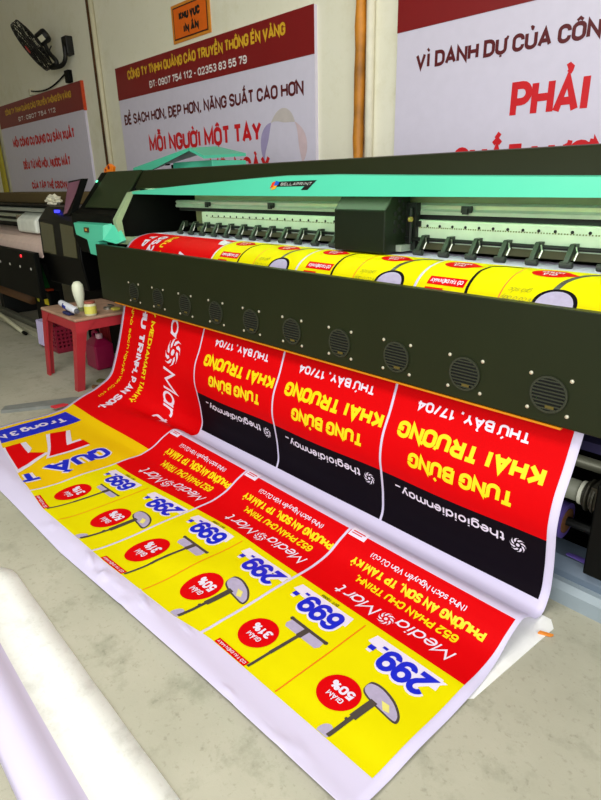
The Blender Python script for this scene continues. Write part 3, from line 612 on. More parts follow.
# brown box and crumpled tissue on the second printer
bb = MB().box(-8.3, -5.75, 2.42, 2.75, 1.2335, 1.345).build('cardboard_box', mat('dark_cardboard', (92, 76, 40), .8), bevel=.01)
tag(bb, 'long flat brown cardboard box lying on the dark second printer', 'box')
ts_ = bmesh.new(); bmesh.ops.create_icosphere(ts_, subdivisions=3, radius=1)
for v in ts_.verts:
    n_ = 1+.35*math.sin(v.co.x*7+1)*math.sin(v.co.y*6)+.2*math.sin(v.co.z*9+v.co.x*5)
    v.co = Vector((-5.98+v.co.x*.12*n_, 2.25+v.co.y*.05*n_, 1.2755+max(v.co.z*.045*n_, -.0415)))
b = MB(); b.bm.free(); b.bm = ts_
tag(b.build('crumpled_tissue', mat('tissue_white', (232, 228, 206), .8)), 'crumpled white tissue on top of the dark second printer', 'tissue')
# orange figure label on the first printer
t = thing('orange_tag', (-4.2, 2.2, 1.49), 'small orange tag with brown spots standing on the printer end housing', 'tag')
MB().loft([(-4.455, 2.09, 1.4905), (-4.31, 2.09, 1.4905), (-4.29, 2.09, 1.525), (-4.355, 2.09, 1.548), (-4.44, 2.09, 1.518)], [(-4.455, 2.11, 1.4905), (-4.31, 2.11, 1.4905), (-4.29, 2.11, 1.525), (-4.355, 2.11, 1.548), (-4.44, 2.11, 1.518)]).build('tag_body', mat('tag_orange', (240, 124, 14), .5, emit=0), t)
MB().lathe([(.016, 0), (.015, .003), (.006, .004)], (-4.365, 2.09, 1.524), (0, -1, 0), 10).lathe([(.010, 0), (.009, .003), (.004, .004)], (-4.42, 2.09, 1.505), (0, -1, 0), 10).build('spots', mat('tag_brown', (120, 30, 16), .5), t)
HEM = [(-3.75, 2.33), (-3.516, 2.343), (-2.91, 2.461), (-2.525, 2.495), (-1.938, 2.466), (-1.49, 2.426), (-1.328, 2.394), (-.65, 2.372)]
END = [(-3.75, 2.578), (-2.8, 2.578), (-2.14, 2.567), (-1.685, 2.537), (-1.19, 2.506), (-.65, 2.482)]
def piece(T, x):
    x = min(max(x, T[0][0]), T[-1][0])
    for (a, b), (c, d) in zip(T, T[1:]):
        if x <= c: return b+(d-b)*(x-a)/(c-a)
def warp(X, t):
    return t - sst(2.15, 2.384, t)*(2.384-piece(HEM, X)) + .075*sst(-1.75, -2.7, X)*sst(1.70, 2.0, t)*(1-sst(2.06, 2.32, t))*(1 if X > -2.74 else 0)
def on_sheet(X, t, off): return on_raw(X, min(warp(X, t), TK[-1]-.001), off)
def on_raw(X, t, off):
    e = .002
    p = Vector(S(X, t)); du = Vector(S(X+e, t))-Vector(S(X-e, t)); dv = Vector(S(X, t+e))-Vector(S(X, t-e))
    return p + dv.cross(du).normalized()*off
class Print:
    """flat shapes in (X, t), cut into a fine grid and laid on the sheet"""
    def __init__(s): s.bm = bmesh.new()
    def poly(s, pts): s.bm.faces.new([s.bm.verts.new((x, t, 0)) for x, t in pts]); return s
    def rect(s, x0, x1, t0, t1): return s.poly([(x0, t0), (x1, t0), (x1, t1), (x0, t1)])
    def blob(s, P):                                             # closed outline with rounded corners
        n = len(P); out = []
        for i in range(n):
            a, b, c, d = P[i-1], P[i], P[(i+1) % n], P[(i+2) % n]
            for k in range(4):
                u = k/4; out.append(tuple(.5*(2*b[j]+(c[j]-a[j])*u+(2*a[j]-5*b[j]+4*c[j]-d[j])*u*u+(3*b[j]-a[j]-3*c[j]+d[j])*u**3) for j in (0, 1)))
        return s.poly(out)
    def ell(s, x, t, rx, rt, n=40): return s.poly([(x+rx*math.cos(2*math.pi*k/n), t+rt*math.sin(2*math.pi*k/n)) for k in range(n)])
    def stroke(s, pts, w):
        for (a, b), (c, d) in zip(pts, pts[1:]):
            l = math.hypot(c-a, d-b) or 1; nx, ny = -(d-b)/l*w/2, (c-a)/l*w/2
            s.poly([(a+nx, b+ny), (c+nx, d+ny), (c-nx, d-ny), (a-nx, b-ny)])
        return s
    def text(s, st, xs, xe, tb, tc, offset=.02, shear=0.):      # turned half round: reads towards -X, upright towards +t
        b = text_bm(st, .06+6*offset, shear, abs(xe-xs)/(tc-tb))
        for v in b.verts: v.co = Vector((xs+(xe-xs)*v.co.x, tb+(tc-tb)*v.co.y, v.co.z))
        add_bm(s.bm, b); return s
    def textr(s, st, ts, te, xb, xc, offset=.02, shear=0.):     # quarter turn: reads towards +t, upright towards +X
        b = text_bm(st, .06+6*offset, shear, abs(te-ts)/(xc-xb))
        for v in b.verts: v.co = Vector((xb+(xc-xb)*v.co.y, ts+(te-ts)*v.co.x, v.co.z))
        add_bm(s.bm, b); return s
    def swirl(s, x, t, r, n=8, f=.33):
        s.ell(x, t, r*.22, r*.22, 14)
        for k in range(n):
            a = 2*math.pi*k/n
            P = [(.48, 0, .10), (.72, .22, .17), (.90, .52, .13), (1.0, .85, .03)]
            out = [(x+r*q*math.cos(a+g+h/q), t+r*q*math.sin(a+g+h/q)) for q, g, h in P]+[(x+r*q*math.cos(a+g-h/q), t+r*q*math.sin(a+g-h/q)) for q, g, h in P[::-1]]
            s.poly(out)
        return s
    def build(s, name, material, parent, off, label=None, gt=.0125, gx=.05):
        bm = s.bm
        for ax, g in ((1, gt), (0, gx)):
            lo = min(v.co[ax] for v in bm.verts); hi = max(v.co[ax] for v in bm.verts)
            k = math.floor(lo/g)+1
            while k*g < hi:
                co = [0, 0, 0]; no = [0, 0, 0]; co[ax] = k*g; no[ax] = 1
                bmesh.ops.bisect_plane(bm, geom=bm.verts[:]+bm.edges[:]+bm.faces[:], dist=1e-6, plane_co=co, plane_no=no); k += 1
        bmesh.ops.triangulate(bm, faces=[f for f in bm.faces if len(f.verts) > 4])
        rl = rootloc(parent)
        for f in bm.faces:
            f.normal_update()
            if f.normal.z > 0: f.normal_flip()
        for v in bm.verts: v.co = on_sheet(v.co.x, v.co.y, off+v.co.z)-rl
        me = bpy.data.meshes.new(name); bm.to_mesh(me); bm.free(); me.materials.append(material)
        for p in me.polygons: p.use_smooth = True
        o = bpy.data.objects.new(name, me); COL.objects.link(o); o.parent = parent
        if label: o['label'] = label
        return o

banner = thing('printed_banner', (-2.2, 1.3, 0), 'wide red, yellow and black printed vinyl banner hanging from the printer onto the concrete floor', 'banner')
def make_sheet():
    bm = bmesh.new(); nx = 110; ts = []
    t = .002
    while t < TK[-1]-.002: ts.append(t); t += .0125 if t > .2 else .02
    ts.append(TK[-1]-.002)
    rnd = random.Random(3)
    cre = [(rnd.uniform(-3.6, -.75), rnd.uniform(2.47, 2.56), rnd.uniform(.02, .06), rnd.uniform(.004, .011), rnd.uniform(0, 3.14)) for _ in range(26)]
    cre += [(-2.0, 2.52, .06, .022, .5), (-1.93, 2.50, .05, -.016, 1.2), (-1.62, 2.50, .045, .018, .6), (-2.35, 2.53, .05, .016, 2.2), (-1.4, 2.46, .03, .012, .8), (-1.86, 2.53, .05, .02, 1.9)]
    grid = []
    for t in ts:
        row = []
        for i in range(nx+1):
            X = XL+(XR+.016*sst(1.72, 2.0, t)-XL)*i/nx
            p = on_raw(X, t if t < TK[26] else TK[26]+(t-TK[26])*(piece(END, X)-TK[26])/(TK[-1]-TK[26]), 0)
            if t > TK[26]-.02 and X < -.8:
                for cx, ct, r, h, a in cre:
                    u = (X-cx)*math.cos(a)+(t-ct)*math.sin(a); v = -(X-cx)*math.sin(a)+(t-ct)*math.cos(a)
                    q = (u/r)**2+(v/(r*.35))**2
                    if q < 1: p.z += h*(1-q)*(1-abs(v/(r*.35)))*sst(piece(HEM, X)+.008, piece(HEM, X)+.05, t)
                p.z = max(p.z, .004)
            row.append(bm.verts.new(p))
        grid.append(row)
    for a, b in zip(grid, grid[1:]):
        for i in range(nx): bm.faces.new((a[i], b[i], b[i+1], a[i+1]))
    mb = MB(); mb.bm.free(); mb.bm = bm
    o = mb.build('sheet', VINYL, banner, smooth=True, recalc=False)
    so = o.modifiers.new('solid', 'SOLIDIFY'); so.thickness = .0006; so.offset = -1
    return o
make_sheet()
PX = [-2.735, -2.045, -1.362, -.660]
for i in range(3):
    a, b = PX[i]+.006, PX[i+1]-(.006 if i < 2 else 0)
    R = (-1.359, -.676, 0.)[i]                                # shift of this panel from the rightmost one
    # hanging: red opening notice over a black strip
    p = Print().rect(a, b, .60, 1.208).build('opening_notice_panel', RED, banner, .001, 'red printed panel with yellow and white lettering')
    Print().text('THỨ BẢY, 17/04', -.785+R, -1.245+R, .866, .906, .026).build('lettering', WHT, p, .002, 'white date lettering')
    q = Print().text('KHAI TRƯƠNG', -.703+R, -1.30+R, .962, 1.030, .031).text('TƯNG BỪNG', -.782+R, -1.222+R, 1.070, 1.130, .031)
    q.build('lettering', TXY, p, .002, 'bold yellow lettering')
    p = Print().rect(a, b, 1.208, 1.448).build('brand_strip', PBLK, banner, .001, 'black printed strip')
    Print().text('thegioidienmay_', -.803+R, -1.292+R, 1.246, 1.288, .018).swirl(-.757+R, 1.276, .030).build('lettering', WHT, p, .002, 'white lettering beside a pinwheel mark')
    if i == 2: b = -.646
    # on the floor: red address panel
    p = Print().rect(a, b, 1.668, 1.963).build('address_panel', RED, banner, .001, 'red printed address panel')
    Print().text('652 PHAN CHU TRINH,', -.756+R, -1.195+R, 1.814, 1.847, .024).text('PHƯỜNG AN SƠN, TP TAM KỲ', -.692+R, -1.262+R, 1.754, 1.790, .03).build('lettering', TXY, p, .002, 'yellow street address')
    q = Print().text('Media', -.727+R, -.940+R, 1.873, 1.922, .012, .28).text('Mart', -1.018+R, -1.205+R, 1.885, 1.938, .012, .28).swirl(-.982+R, 1.912, .030)
    q.text('(Nhà sách Nguyễn Văn Cừ cũ)', -.792+R, -1.205+R, 1.709, 1.733, .014).build('lettering', WHT, p, .002, 'white shop name and bracketed line')
    q = Print().rect(a+.004, a+.088, 1.648, 1.692).build('paper_label', WHT, p, .0015, 'small white label')
    Print().rect(a+.014, a+.076, 1.664, 1.669).rect(a+.014, a+.066, 1.675, 1.679).build('lettering', RED, p, .0025)
    # yellow price panel
    p = Print().rect(a, b, 1.963, TK[26]+.018).build('price_panel', YEL, banner, .001, 'bright yellow price panel')
    Print().stroke([(-1.008+R, 1.985), (-1.012+R, TK[26]+.012)], .0045).build('divider_line', LINE, p, .0016)
    for d, price, pct in ((0, '299.-', '50%'), (-.358, '699.-', '31%')):
        d += R
        q = Print().poly([(-.692+d, 2.040), (-.697+d, 1.992), (-.950+d, 1.992), (-.958+d, 2.030), (-.91+d, 2.040)]).text(price, -.700+d, -.955+d, 1.998, 2.104, .050, .06).build('price_box', WHT, p, .0016, 'white price box')
        Print().text(price, -.708+d, -.947+d, 2.006, 2.096, .024, .06).build('lettering', BLUE, q, .003, 'bold blue price')
        cx, ct = (-.879+d, 2.247) if price[0] == '2' else (-.870+d, 2.260)
        q = Print().ell(cx-.003, ct, .067, .066).build('discount_badge', RED, p, .0022, 'red round discount badge')
        Print().text('GIẢM', cx+.030, cx-.028, ct+.012, ct+.031, .02).text(pct, cx+.042, cx-.042, ct-.030, ct+.003, .03).build('lettering', WHT, q, .0032)
    d = R                                            # garment steamer head
    Print().blob([(-.845+d, 2.158), (-.835+d, 2.142), (-.800+d, 2.138), (-.750+d, 2.152), (-.712+d, 2.180), (-.700+d, 2.204), (-.708+d, 2.216), (-.745+d, 2.213), (-.80+d, 2.205), (-.838+d, 2.190)]).build('steamer_picture', PGRY, p, .0016)
    s2 = Print().blob([(-.843+d, 2.162), (-.832+d, 2.150), (-.800+d, 2.146), (-.752+d, 2.160), (-.718+d, 2.184), (-.708+d, 2.203), (-.714+d, 2.210), (-.748+d, 2.207), (-.80+d, 2.199), (-.836+d, 2.185)]).poly([(-.822+d+.020*math.cos(g_*.314), min(2.383, 2.372+.028*math.sin(g_*.314))) for g_ in range(20)]).build('steamer_picture', LAV, p, .0020)
    Print().poly([(-.778+d, 2.178), (-.752+d, 2.176), (-.735+d, 2.198), (-.755+d, 2.203)]).build('steamer_picture', mat('print_pale_yellow', (222, 214, 120), .34), p, .0026)
    Print().stroke([(-.790+d, 2.196), (-.797+d, 2.285)], .024).stroke([(-.797+d, 2.28), (-.806+d, TK[26]+.010)], .013).ell(-.806+d, 2.30, .005, .005, 10).build('steamer_picture', PGRY, p, .0024)
    # floor mop
    Print().rect(-1.205+d, -1.045+d, 2.130, 2.142).ell(-1.205+d, 2.136, .008, .008, 10).ell(-1.045+d, 2.136, .008, .008, 10).build('mop_picture', PGRY, p, .0016)
    Print().poly([(-1.200+d, 2.142), (-1.050+d, 2.142), (-1.047+d, 2.164), (-1.056+d, 2.178), (-1.195+d, 2.178), (-1.204+d, 2.164)]).build('mop_picture', LAV, p, .0016)
    Print().stroke([(-1.126+d, 2.138), (-1.130+d, 2.18)], .022).stroke([(-1.130+d, 2.18), (-1.138+d, 2.29)], .013).stroke([(-1.138+d, 2.29), (-1.143+d, TK[26]+.008)], .010).build('mop_picture', PGRY, p, .0024)
    q = Print().rect(-1.30+d, -1.150+d, TK[26]-.006, TK[26]+.017).build('shop_tag', RED, p, .0022)
    Print().text('CÓ TẠI ĐIỆN MÁY', -1.156+d, -1.294+d, TK[26]+.0, TK[26]+.011, .02).build('lettering', WHT, q, .003)
    Print().text('ĐVT: 1.000đ', -1.135+d, -1.215+d, 1.978, 1.990, .02).build('lettering', GRN, p, .0026)
    # still on the printer bed
    p = Print().rect(a, b, .215, .52).build('price_panel', YEL, banner, .001, 'yellow price panel still on the printer bed')
    Print().stroke([(-1.008+d, .235), (-1.008+d, .5)], .005).build('divider_line', LINE, p, .0016)
    for e in (0, -.355):
        q = Print().ell(-.898+e+d, .275, .070, .038).poly([(-.84+e+d, .255), (-.80+e+d, .278), (-.85+e+d, .30)]).build('discount_badge', RED, p, .0018)
        Print().text('GIÁ', -.875+e+d, -.925+e+d, .278, .296, .02).text('MỞ BÁN', -.86+e+d, -.935+e+d, .256, .271, .02).build('lettering', WHT, q, .0026)
    Print().stroke([(-.69+d, .232), (-.74+d, .236), (-.775+d, .252), (-.80+d, .28), (-.825+d, .34), (-.835+d, .40)], .020).build('racket_picture', PGRY, p, .0016)
    Print().ell(-.815+d, .445, .074, .066).build('racket_picture', PBLK, p, .0020)
    Print().ell(-.815+d, .447, .062, .056).build('racket_picture', LAV, p, .0026)
    Print().stroke([(-1.02+d, .236), (-1.09+d, .238), (-1.135+d, .26), (-1.145+d, .32), (-1.140+d, .42), (-1.130+d, .50)], .012).build('mop_picture', PBLK, p, .0016)
    q = Print().rect(-1.315+d, -1.155+d, .384, .424).build('shop_tag', RED, p, .0018)
    Print().text('CÓ TẠI ĐIỆN MÁY', -1.165+d, -1.305+d, .395, .413, .02).build('lettering', WHT, q, .0026)
    Print().rect(-1.315+d, -1.235+d, .436, .490).build('shop_tag', RED, p, .0018)
    Print().text('giá sốc', -.905+d, -.985+d, .395, .415, 0, .3).text('chỉ có ở đây', -.87+d, -1.0+d, .430, .448, 0, .3).build('lettering', GRN, p, .0022)

a, b = -3.705, -2.741                               # left panel, lettered a quarter turn round
p = Print().poly([(a, .225), (b, .225), (b, 1.832), (a, 1.812)]).build('address_panel', RED, banner, .001, 'tall red address panel at the left edge, lettered sideways')
Print().textr('SIÊU THỊ ĐIỆN MÁY MEDIAMART TAM KỲ', .272, 1.51, -3.335, -3.283, .024).textr('(Nhà sách Nguyễn Văn Cừ cũ)', .80, 1.605, -3.605, -3.570, .016).build('lettering', TXY, p, .002, 'yellow sideways lettering')
q = Print().textr('652 PHAN CHU TRINH, P.AN SƠN,', .285, 1.70, -3.462, -3.385, .028).textr('TP', .29, .42, -3.585, -3.51, .03)
q.textr('Media', .42, .905, -3.085, -2.965, .012, .28).textr('Mart', 1.10, 1.54, -3.085, -2.95, .012, .28).swirl(-3.0, 1.01, .085)
q.build('lettering', WHT, p, .002, 'white sideways lettering and shop name')
Print().poly([(-2.742, .33), (-2.742, .27), (-2.80, .262), (-2.86, .235), (-2.84, .275), (-2.80, .325)]).build('paper_label', WHT, p, .0022)
p = Print().poly([(a, 1.812), (b, 1.832), (b, TK[26]+.018), (a, TK[26]+.018)]).build('gift_panel', ORG, banner, .001, 'golden yellow gift panel at the left edge')
q = Print().poly([(-3.665, 1.905), (-3.445, 1.890), (-3.455, TK[26]+.016), (-3.672, TK[26]+.016)]).build('ribbon_strip', BLUE, p, .0016, 'dark blue strip')
Print().textr('Trong 3 N', 1.955, 2.40, -3.592, -3.512, .024).build('lettering', WHT, q, .0028)
Print().textr('71', 1.962, 2.408, -3.438, -3.050, .045).build('lettering', WHT, p, .0020)
Print().textr('71', 1.976, 2.398, -3.418, -3.070, .030).build('lettering', RED, p, .0030, 'large red figures outlined in white')
Print().textr('QUÀ', 1.985, 2.290, -2.985, -2.835, .040).textr('T', 2.298, 2.400, -2.965, -2.830, .045).build('lettering', WHT, p, .0020)
Print().textr('QUÀ', 1.992, 2.284, -2.978, -2.843, .022).textr('T', 2.306, 2.397, -2.955, -2.842, .025).build('lettering', BLUE, p, .0030, 'bold blue lettering outlined in white')
# ---------------------------------------------------------------- red plastic table and what is on and under it
TR = mat('red_plastic', (170, 42, 50), .45, var=.12, scale=6)
T = thing('plastic_table', (-4.3, 1.75, 0), 'worn red plastic table with clutter on top, beside the printer', 'table')
tx0, tx1, ty0, ty1, tz = -4.60, -3.955, 1.50, 1.99, .54
MB().box(tx0, tx1, ty0, ty1, tz-.022, tz).build('table_top', mat('worn_plastic_top', (176, 140, 116), .55, var=.25, scale=9), T, bevel=.008)
MB().box(tx0+.01, tx1-.01, ty0+.008, ty0+.022, tz-.09, tz-.0225).box(tx0+.01, tx1-.01, ty1-.022, ty1-.008, tz-.09, tz-.0225).box(tx0+.008, tx0+.022, ty0+.022, ty1-.022, tz-.09, tz-.0225).box(tx1-.022, tx1-.008, ty0+.022, ty1-.022, tz-.09, tz-.0225).build('apron', TR, T)
for sx, sy in ((tx0, ty0), (tx1, ty0), (tx0, ty1), (tx1, ty1)):
    ix = 1 if sx == tx0 else -1; iy = 1 if sy == ty0 else -1
    def L(z, w_, o): return [(p_[0]-(.105*max(0, 1-z/.45) if sx == tx1 else 0), p_[1], p_[2]) for p_ in L0(z, w_, o)]
    def L0(z, w_, o): return [(sx+ix*(.0+o), sy+iy*o, z), (sx+ix*(w_+o), sy+iy*o, z), (sx+ix*(w_+o), sy+iy*(o+.015), z), (sx+ix*(.015+o), sy+iy*(.015+o), z), (sx+ix*(.015+o), sy+iy*(w_+o), z), (sx+ix*o, sy+iy*(w_+o), z)]
    lg_ = MB(); lv = [L(0, .055, -.030), L(.28, .062, -.012), L(.44, .075, .0), (L(tz-.023, .15, .004))]
    for p_, q_ in zip(lv, lv[1:]): lg_.loft(p_, q_)
    bmesh.ops.remove_doubles(lg_.bm, verts=lg_.bm.verts, dist=1e-5)
    lg_.build('leg', TR, T)
t = thing('white_bottle', (-4.28, 1.68, tz), 'white squeeze bottle standing upside down on the red table', 'bottle')
MB().lathe([(.018, .02), (.022, .03), (.030, .07), (.040, .12), (.042, .16), (.038, .19), (.022, .212), (.006, .216)], (-4.21, 1.66, tz), (-.04, 0, 1), 18).build('bottle_body', mat('bottle_white', (226, 230, 206), .4), t, smooth=True)
MB().lathe([(.024, 0), (.024, .028), (.016, .032)], (-4.21, 1.66, tz), (0, 0, 1), 16).build('bottle_cap', mat('cap_olive', (120, 124, 80), .5), t)
t = thing('squeeze_tube', (-4.28, 1.58, tz+.03), 'white and blue tube lying across the clutter on the red table', 'tube')
a_, b_ = Vector((-4.235, 1.525, tz+.080)), Vector((-4.01, 1.545, tz+.045)); d_ = b_-a_
MB().tube([a_, a_+d_*.08, a_+d_*.6, a_+d_*.9, b_], [.016, .022, .025, .024, .020], 14).build('tube_body', mat('tube_white', (214, 216, 226), .4), t, smooth=True)
MB().tube([a_+d_*.30-Vector((0, 0, .003)), a_+d_*.52-Vector((0, 0, .003))], .0255, 14).build('tube_band', mat('tube_blue', (30, 46, 140), .4), t, smooth=True)
MB().tube([b_+d_*.002, b_+d_*.10], [.020, .012], 12).build('tube_nozzle', mat('nozzle_grey', (90, 92, 98), .5), t)
tag(MB().box(-4.21, -4.10, 1.515, 1.57, tz+.0005, tz+.024).build('folded_rag', mat('rag_dark_blue', (34, 38, 84), .9), bevel=.012), 'dark blue folded rag under the white tube on the red table', 'rag')
t = thing('glue_jar', (-4.12, 1.62, tz), 'small jar with yellow label and reddish lid on the red table', 'jar')
MB().lathe([(.038, 0), (.042, .008), (.042, .075), (.034, .085)], (-4.01, 1.645, tz), (0, 0, 1), 20).build('jar_body', mat('jar_pale', (206, 206, 170), .3), t, smooth=True)
MB().hollow((-4.01, 1.645, tz+.015), (-4.01, 1.645, tz+.068), .0428, .0421, 20).build('jar_label', mat('label_yellow_green', (206, 206, 90), .5), t)
MB().lathe([(.037, .086), (.037, .100), (.02, .102)], (-4.01, 1.645, tz), (0, 0, 1), 20).build('jar_lid', mat('lid_red_brown', (150, 84, 66), .5), t)
t = thing('snack_packet', (-4.340, 1.640, tz), 'small red and white packet lying at the table corner', 'packet')
MB().loft([(-4.410, 1.600, tz+.001), (-4.280, 1.605, tz+.001), (-4.260, 1.670, tz+.001), (-4.390, 1.680, tz+.001)], [(-4.400, 1.605, tz+.020), (-4.290, 1.610, tz+.026), (-4.270, 1.665, tz+.026), (-4.380, 1.670, tz+.018)]).build('packet_body', mat('packet_white', (226, 214, 196), .5), t)
MB().loft([(-4.400, 1.605, tz+.0215), (-4.340, 1.607, tz+.0235), (-4.330, 1.667, tz+.0225), (-4.380, 1.670, tz+.0195)], [(-4.400, 1.605, tz+.0225), (-4.340, 1.607, tz+.0245), (-4.330, 1.667, tz+.0235), (-4.380, 1.670, tz+.0205)]).build('packet_print', mat('packet_red', (206, 60, 46), .5), t)
tag(MB().hollow((-4.12, 1.82, tz+.0005), (-4.12, 1.82, tz+.016), .030, .018, 18).build('metal_ring', STEEL), 'small metal ring near the printer end of the red table', 'ring')
tag(MB().box(-4.07, -4.02, 1.82, 1.875, tz+.0005, tz+.018).build('yellow_clip', mat('clip_yellow', (200, 190, 80), .5), bevel=.005), 'tiny yellow clip beside the metal ring on the red table', 'clip')
tag(MB().box(-4.24, -4.17, 1.87, 1.90, tz+.0005, tz+.012).build('steel_blade', STEEL, bevel=.002), 'little steel blade lying at the back of the red table', 'blade')

t = thing('ink_jug', (-4.49, 1.86, 0), 'crimson plastic jerrycan standing on the floor under the red table', 'jerrycan')
JR = mat('jug_crimson', (148, 16, 66), .35, var=.1, scale=6)
jb = MB(); jx0, jx1, jy0, jy1 = -4.60, -4.40, 1.79, 1.95
def ring_(z, i): return [(jx0+i, jy0+i, z), (jx1-i, jy0+i, z), (jx1-i, jy1-i, z), (jx0+i, jy1-i, z)]
lv = [ring_(0, .008), ring_(.02, 0), ring_(.20, 0), ring_(.245, .04), ring_(.262, .055)]
for p_, q_ in zip(lv, lv[1:]): jb.loft(p_, q_)
bmesh.ops.remove_doubles(jb.bm, verts=jb.bm.verts, dist=1e-5)
jb.build('jug_body', JR, t, bevel=.012)
MB().tube([(jx0+.03, 1.865, .225), (jx0+.035, 1.865, .285), (jx0+.075, 1.865, .300), (jx0+.115, 1.865, .285), (jx0+.13, 1.865, .25)], .014, 10).build('jug_handle', JR, t, smooth=True)
MB().lathe([(.024, .25), (.026, .255), (.026, .285), (.02, .29)], (jx1-.055, 1.865, 0), (0, 0, 1), 16).build('jug_cap', mat('cap_pink_white', (220, 176, 186), .5), t)
t = thing('dark_bottle', (-4.27, 1.93, 0), 'small dark bottle standing in the shade beside the crimson jerrycan', 'bottle')
MB().lathe([(.035, 0), (.04, .01), (.04, .13), (.02, .17), (.016, .19)], (-4.27, 1.95, 0), (0, 0, 1), 16).build('bottle_body', mat('bottle_dark', (38, 36, 32), .4), t, smooth=True)
MB().lathe([(.018, .19), (.018, .215), (.012, .217)], (-4.27, 1.95, 0), (0, 0, 1), 14).build('bottle_cap', mat('cap_grey', (150, 150, 140), .5), t)
# basket with a lavender cloth
t = thing('plastic_basket', (-5.32, 1.83, 0), 'dark crimson slotted plastic basket on the floor behind the red table', 'basket')
BR = mat('basket_crimson', (130, 14, 44), .5)
bx0, bx1, by0, by1, bh = -5.58, -5.16, 1.77, 1.93, .24
b = MB().box(bx0, bx1, by0, by1, .0, .012)
for x_, y_, hx, hy in ((bx0, (by0+by1)/2, .006, (by1-by0)/2), (bx1, (by0+by1)/2, .006, (by1-by0)/2)):
    for z0, z1 in ((.012, .05), (.07, .085), (.105, .12), (.14, .155), (.175, .19), (.21, bh)): b.box(x_-hx, x_+hx, y_-hy, y_+hy, z0, z1)
    for k in range(5): yy = by0+.006+(by1-by0-.012)*k/4; b.box(x_-hx+.001, x_+hx-.001, yy-.008, yy+.008, .012, bh-.001)
for y_ in (by0, by1):
    for z0, z1 in ((.012, .05), (.07, .085), (.105, .12), (.14, .155), (.175, .19), (.21, bh)): b.box(bx0, bx1, y_-.006, y_+.006, z0, z1)
    for k in range(9): xx = bx0+.006+(bx1-bx0-.012)*k/8; b.box(xx-.008, xx+.008, y_-.005, y_+.005, .012, bh-.001)
b.build('basket_body', BR, t)
cl = MB()
for k in range(6):
    x0_, x1_ = -5.56+.028*k, -5.56+.028*(k+1); f0, f1 = .006*(k % 2), .006*((k+1) % 2)
    cl.loft([(x0_, by0-.012-f0, bh+.012), (x1_, by0-.012-f1, bh+.012), (x1_, by0-.022-f1, .03), (x0_, by0-.022-f0, .03)], [(x0_, by0-.018-f0, bh+.012), (x1_, by0-.018-f1, bh+.012), (x1_, by0-.028-f1, .03), (x0_, by0-.028-f0, .03)])
    cl.box(x0_, x1_, by0-.015, by0+.09, bh+.008, bh+.014)
tag(cl.build('lavender_cloth', mat('cloth_lavender', (196, 186, 226), .9)), 'pale lavender cloth hanging over the rim of the crimson basket', 'cloth')
t = thing('storage_bin', (-5.770, 2.0, 0), 'black storage bin with yellow stickers behind the crimson basket', 'bin')
MB().box(-6.120, -5.700, 1.96, 2.06, 0, .46).build('bin_body', BLACKM, t, bevel=.01)
MB().box(-6.040, -5.990, 1.955, 1.9595, .335, .43).build('sticker', mat('sticker_yellow', (190, 190, 40), .5), t)
MB().box(-5.840, -5.740, 1.955, 1.9595, .33, .39).build('sticker', mat('sticker_bright', (226, 206, 20), .5), t)
t = thing('snack_bag', (-5.940, 2.000, .46), 'green and white snack bag with a red base on the black bin', 'bag')
MB().loft([(-6.090, 1.975, .492), (-5.830, 1.975, .478), (-5.830, 2.030, .478), (-6.090, 2.030, .492)], [(-6.060, 1.995, .71), (-5.940, 1.995, .715), (-5.940, 2.015, .715), (-6.060, 2.015, .71)]).build('bag_body', mat('bag_green', (20, 92, 36), .35, var=.3, scale=9), t)
MB().loft([(-6.095, 1.970, .475), (-5.890, 1.970, .470), (-5.890, 2.034, .470), (-6.095, 2.034, .475)], [(-6.090, 1.972, .530), (-5.960, 1.972, .500), (-5.960, 2.032, .500), (-6.090, 2.032, .530)]).build('bag_band', mat('bag_white', (214, 214, 196), .4), t)
MB().box(-6.070, -5.760, 1.972, 2.032, .461, .475).build('bag_base', mat('bag_orange_red', (206, 70, 24), .4), t)

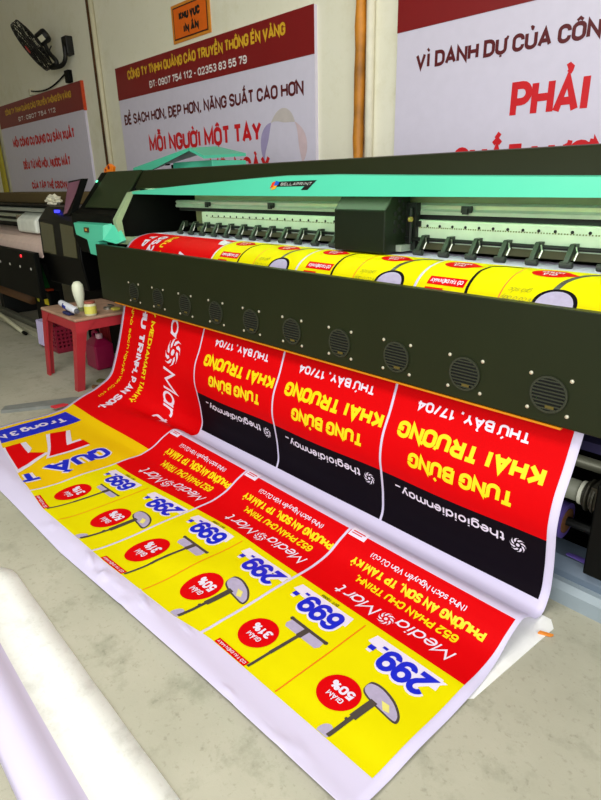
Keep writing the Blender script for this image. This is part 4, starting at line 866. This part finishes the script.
# ---------------------------------------------------------------- floor litter and sheets
def flat(name, pts, z0, z1, material, label, cat):
    b = MB(); b.loft([(x_, y_, z0) for x_, y_ in pts], [(x_, y_, z1) for x_, y_ in pts]); return tag(b.build(name, material), label, cat)
flat('backing_sheet', [(-1.3, 1.16), (-.63, 1.165), (-.606, 1.19), (-.575, 1.62), (-.60, 1.655), (-1.3, 1.655)], .0005, .0022, mat('thin_white_paper', (236, 236, 234), .4), 'thin white backing sheet lying under the banner corner nearest the take-up tube', 'sheet')
flat('orange_scrap', [(-.600, 1.560), (-.565, 1.575), (-.560, 1.586), (-.598, 1.572)], .0023, .010, mat('scrap_orange', (220, 130, 40), .6), 'tiny orange scrap at the edge of the thin white backing sheet', 'scrap')
flat('grey_plank', [(-4.06, .98), (-3.985, .93), (-3.79, 1.30), (-3.72, 1.46), (-3.80, 1.50), (-3.90, 1.36)], .0005, .022, mat('plank_grey', (122, 126, 122), .6, var=.15), 'flat grey strip lying on the floor at the banner edge', 'strip')
flat('red_rag', [(-3.80, 1.19), (-3.755, 1.20), (-3.75, 1.29), (-3.785, 1.27)], .0225, .034, mat('rag_red', (196, 40, 52), .8), 'small red rag on the grey strip by the banner edge', 'rag')
flat('wood_offcut', [(-4.06, 1.60), (-3.86, 1.73), (-3.84, 1.705), (-4.03, 1.575)], .0005, .018, mat('offcut_brown', (110, 72, 40), .8, var=.3), 'brown wood offcut on the floor below the printer end', 'wood')
flat('cardboard_scrap', [(-4.14, 1.66), (-4.0, 1.75), (-4.03, 1.79), (-4.17, 1.70)], .0005, .016, mat('scrap_olive', (92, 92, 44), .8, var=.3), 'olive cardboard scrap beside the brown wood offcut', 'scrap')

# blank sheet in front, face down, its near edge curling up
b = bmesh.new(); prf = [(.425, .003), (.36, .004), (.30, .006), (.265, .012), (.245, .028), (.230, .046), (.205, .058), (.175, .055), (.150, .036), (.138, .010), (.146, .004)]
rows = []; nx = 60
for i in range(nx+1):
    X = -2.36+2.3*i/nx; row = []
    for j, (y_, z_) in enumerate(prf):
        yy = y_+.008*math.sin(2.3*X+1)*(1 if j > 2 else .6); zz = z_*(1+.18*math.sin(3.1*X+j*.2)*(j > 3)) + (.0012*(1+math.sin(23*X+9*j)) if j < 3 else 0)
        if j == 0: yy -= .10*sst(-2.14, -2.36, X)
        if j == 1: yy -= .05*sst(-2.14, -2.36, X)
        row.append(b.verts.new((X, yy, zz)))
    rows.append(row)
for a_, c_ in zip(rows, rows[1:]):
    for j in range(len(prf)-1):
        f_ = b.faces.new((a_[j], a_[j+1], c_[j+1], c_[j])); f_.material_index = 0 if j < 3 else 1; f_.smooth = True
mb = MB(); mb.bm.free(); mb.bm = b
o = mb.build('blank_vinyl_sheet', [VBACK, VINYL], recalc=False)
so = o.modifiers.new('solid', 'SOLIDIFY'); so.thickness = .001; so.offset = -1
tag(o, 'blank white vinyl sheet with curled lavender edge lying apart from the banner', 'sheet')
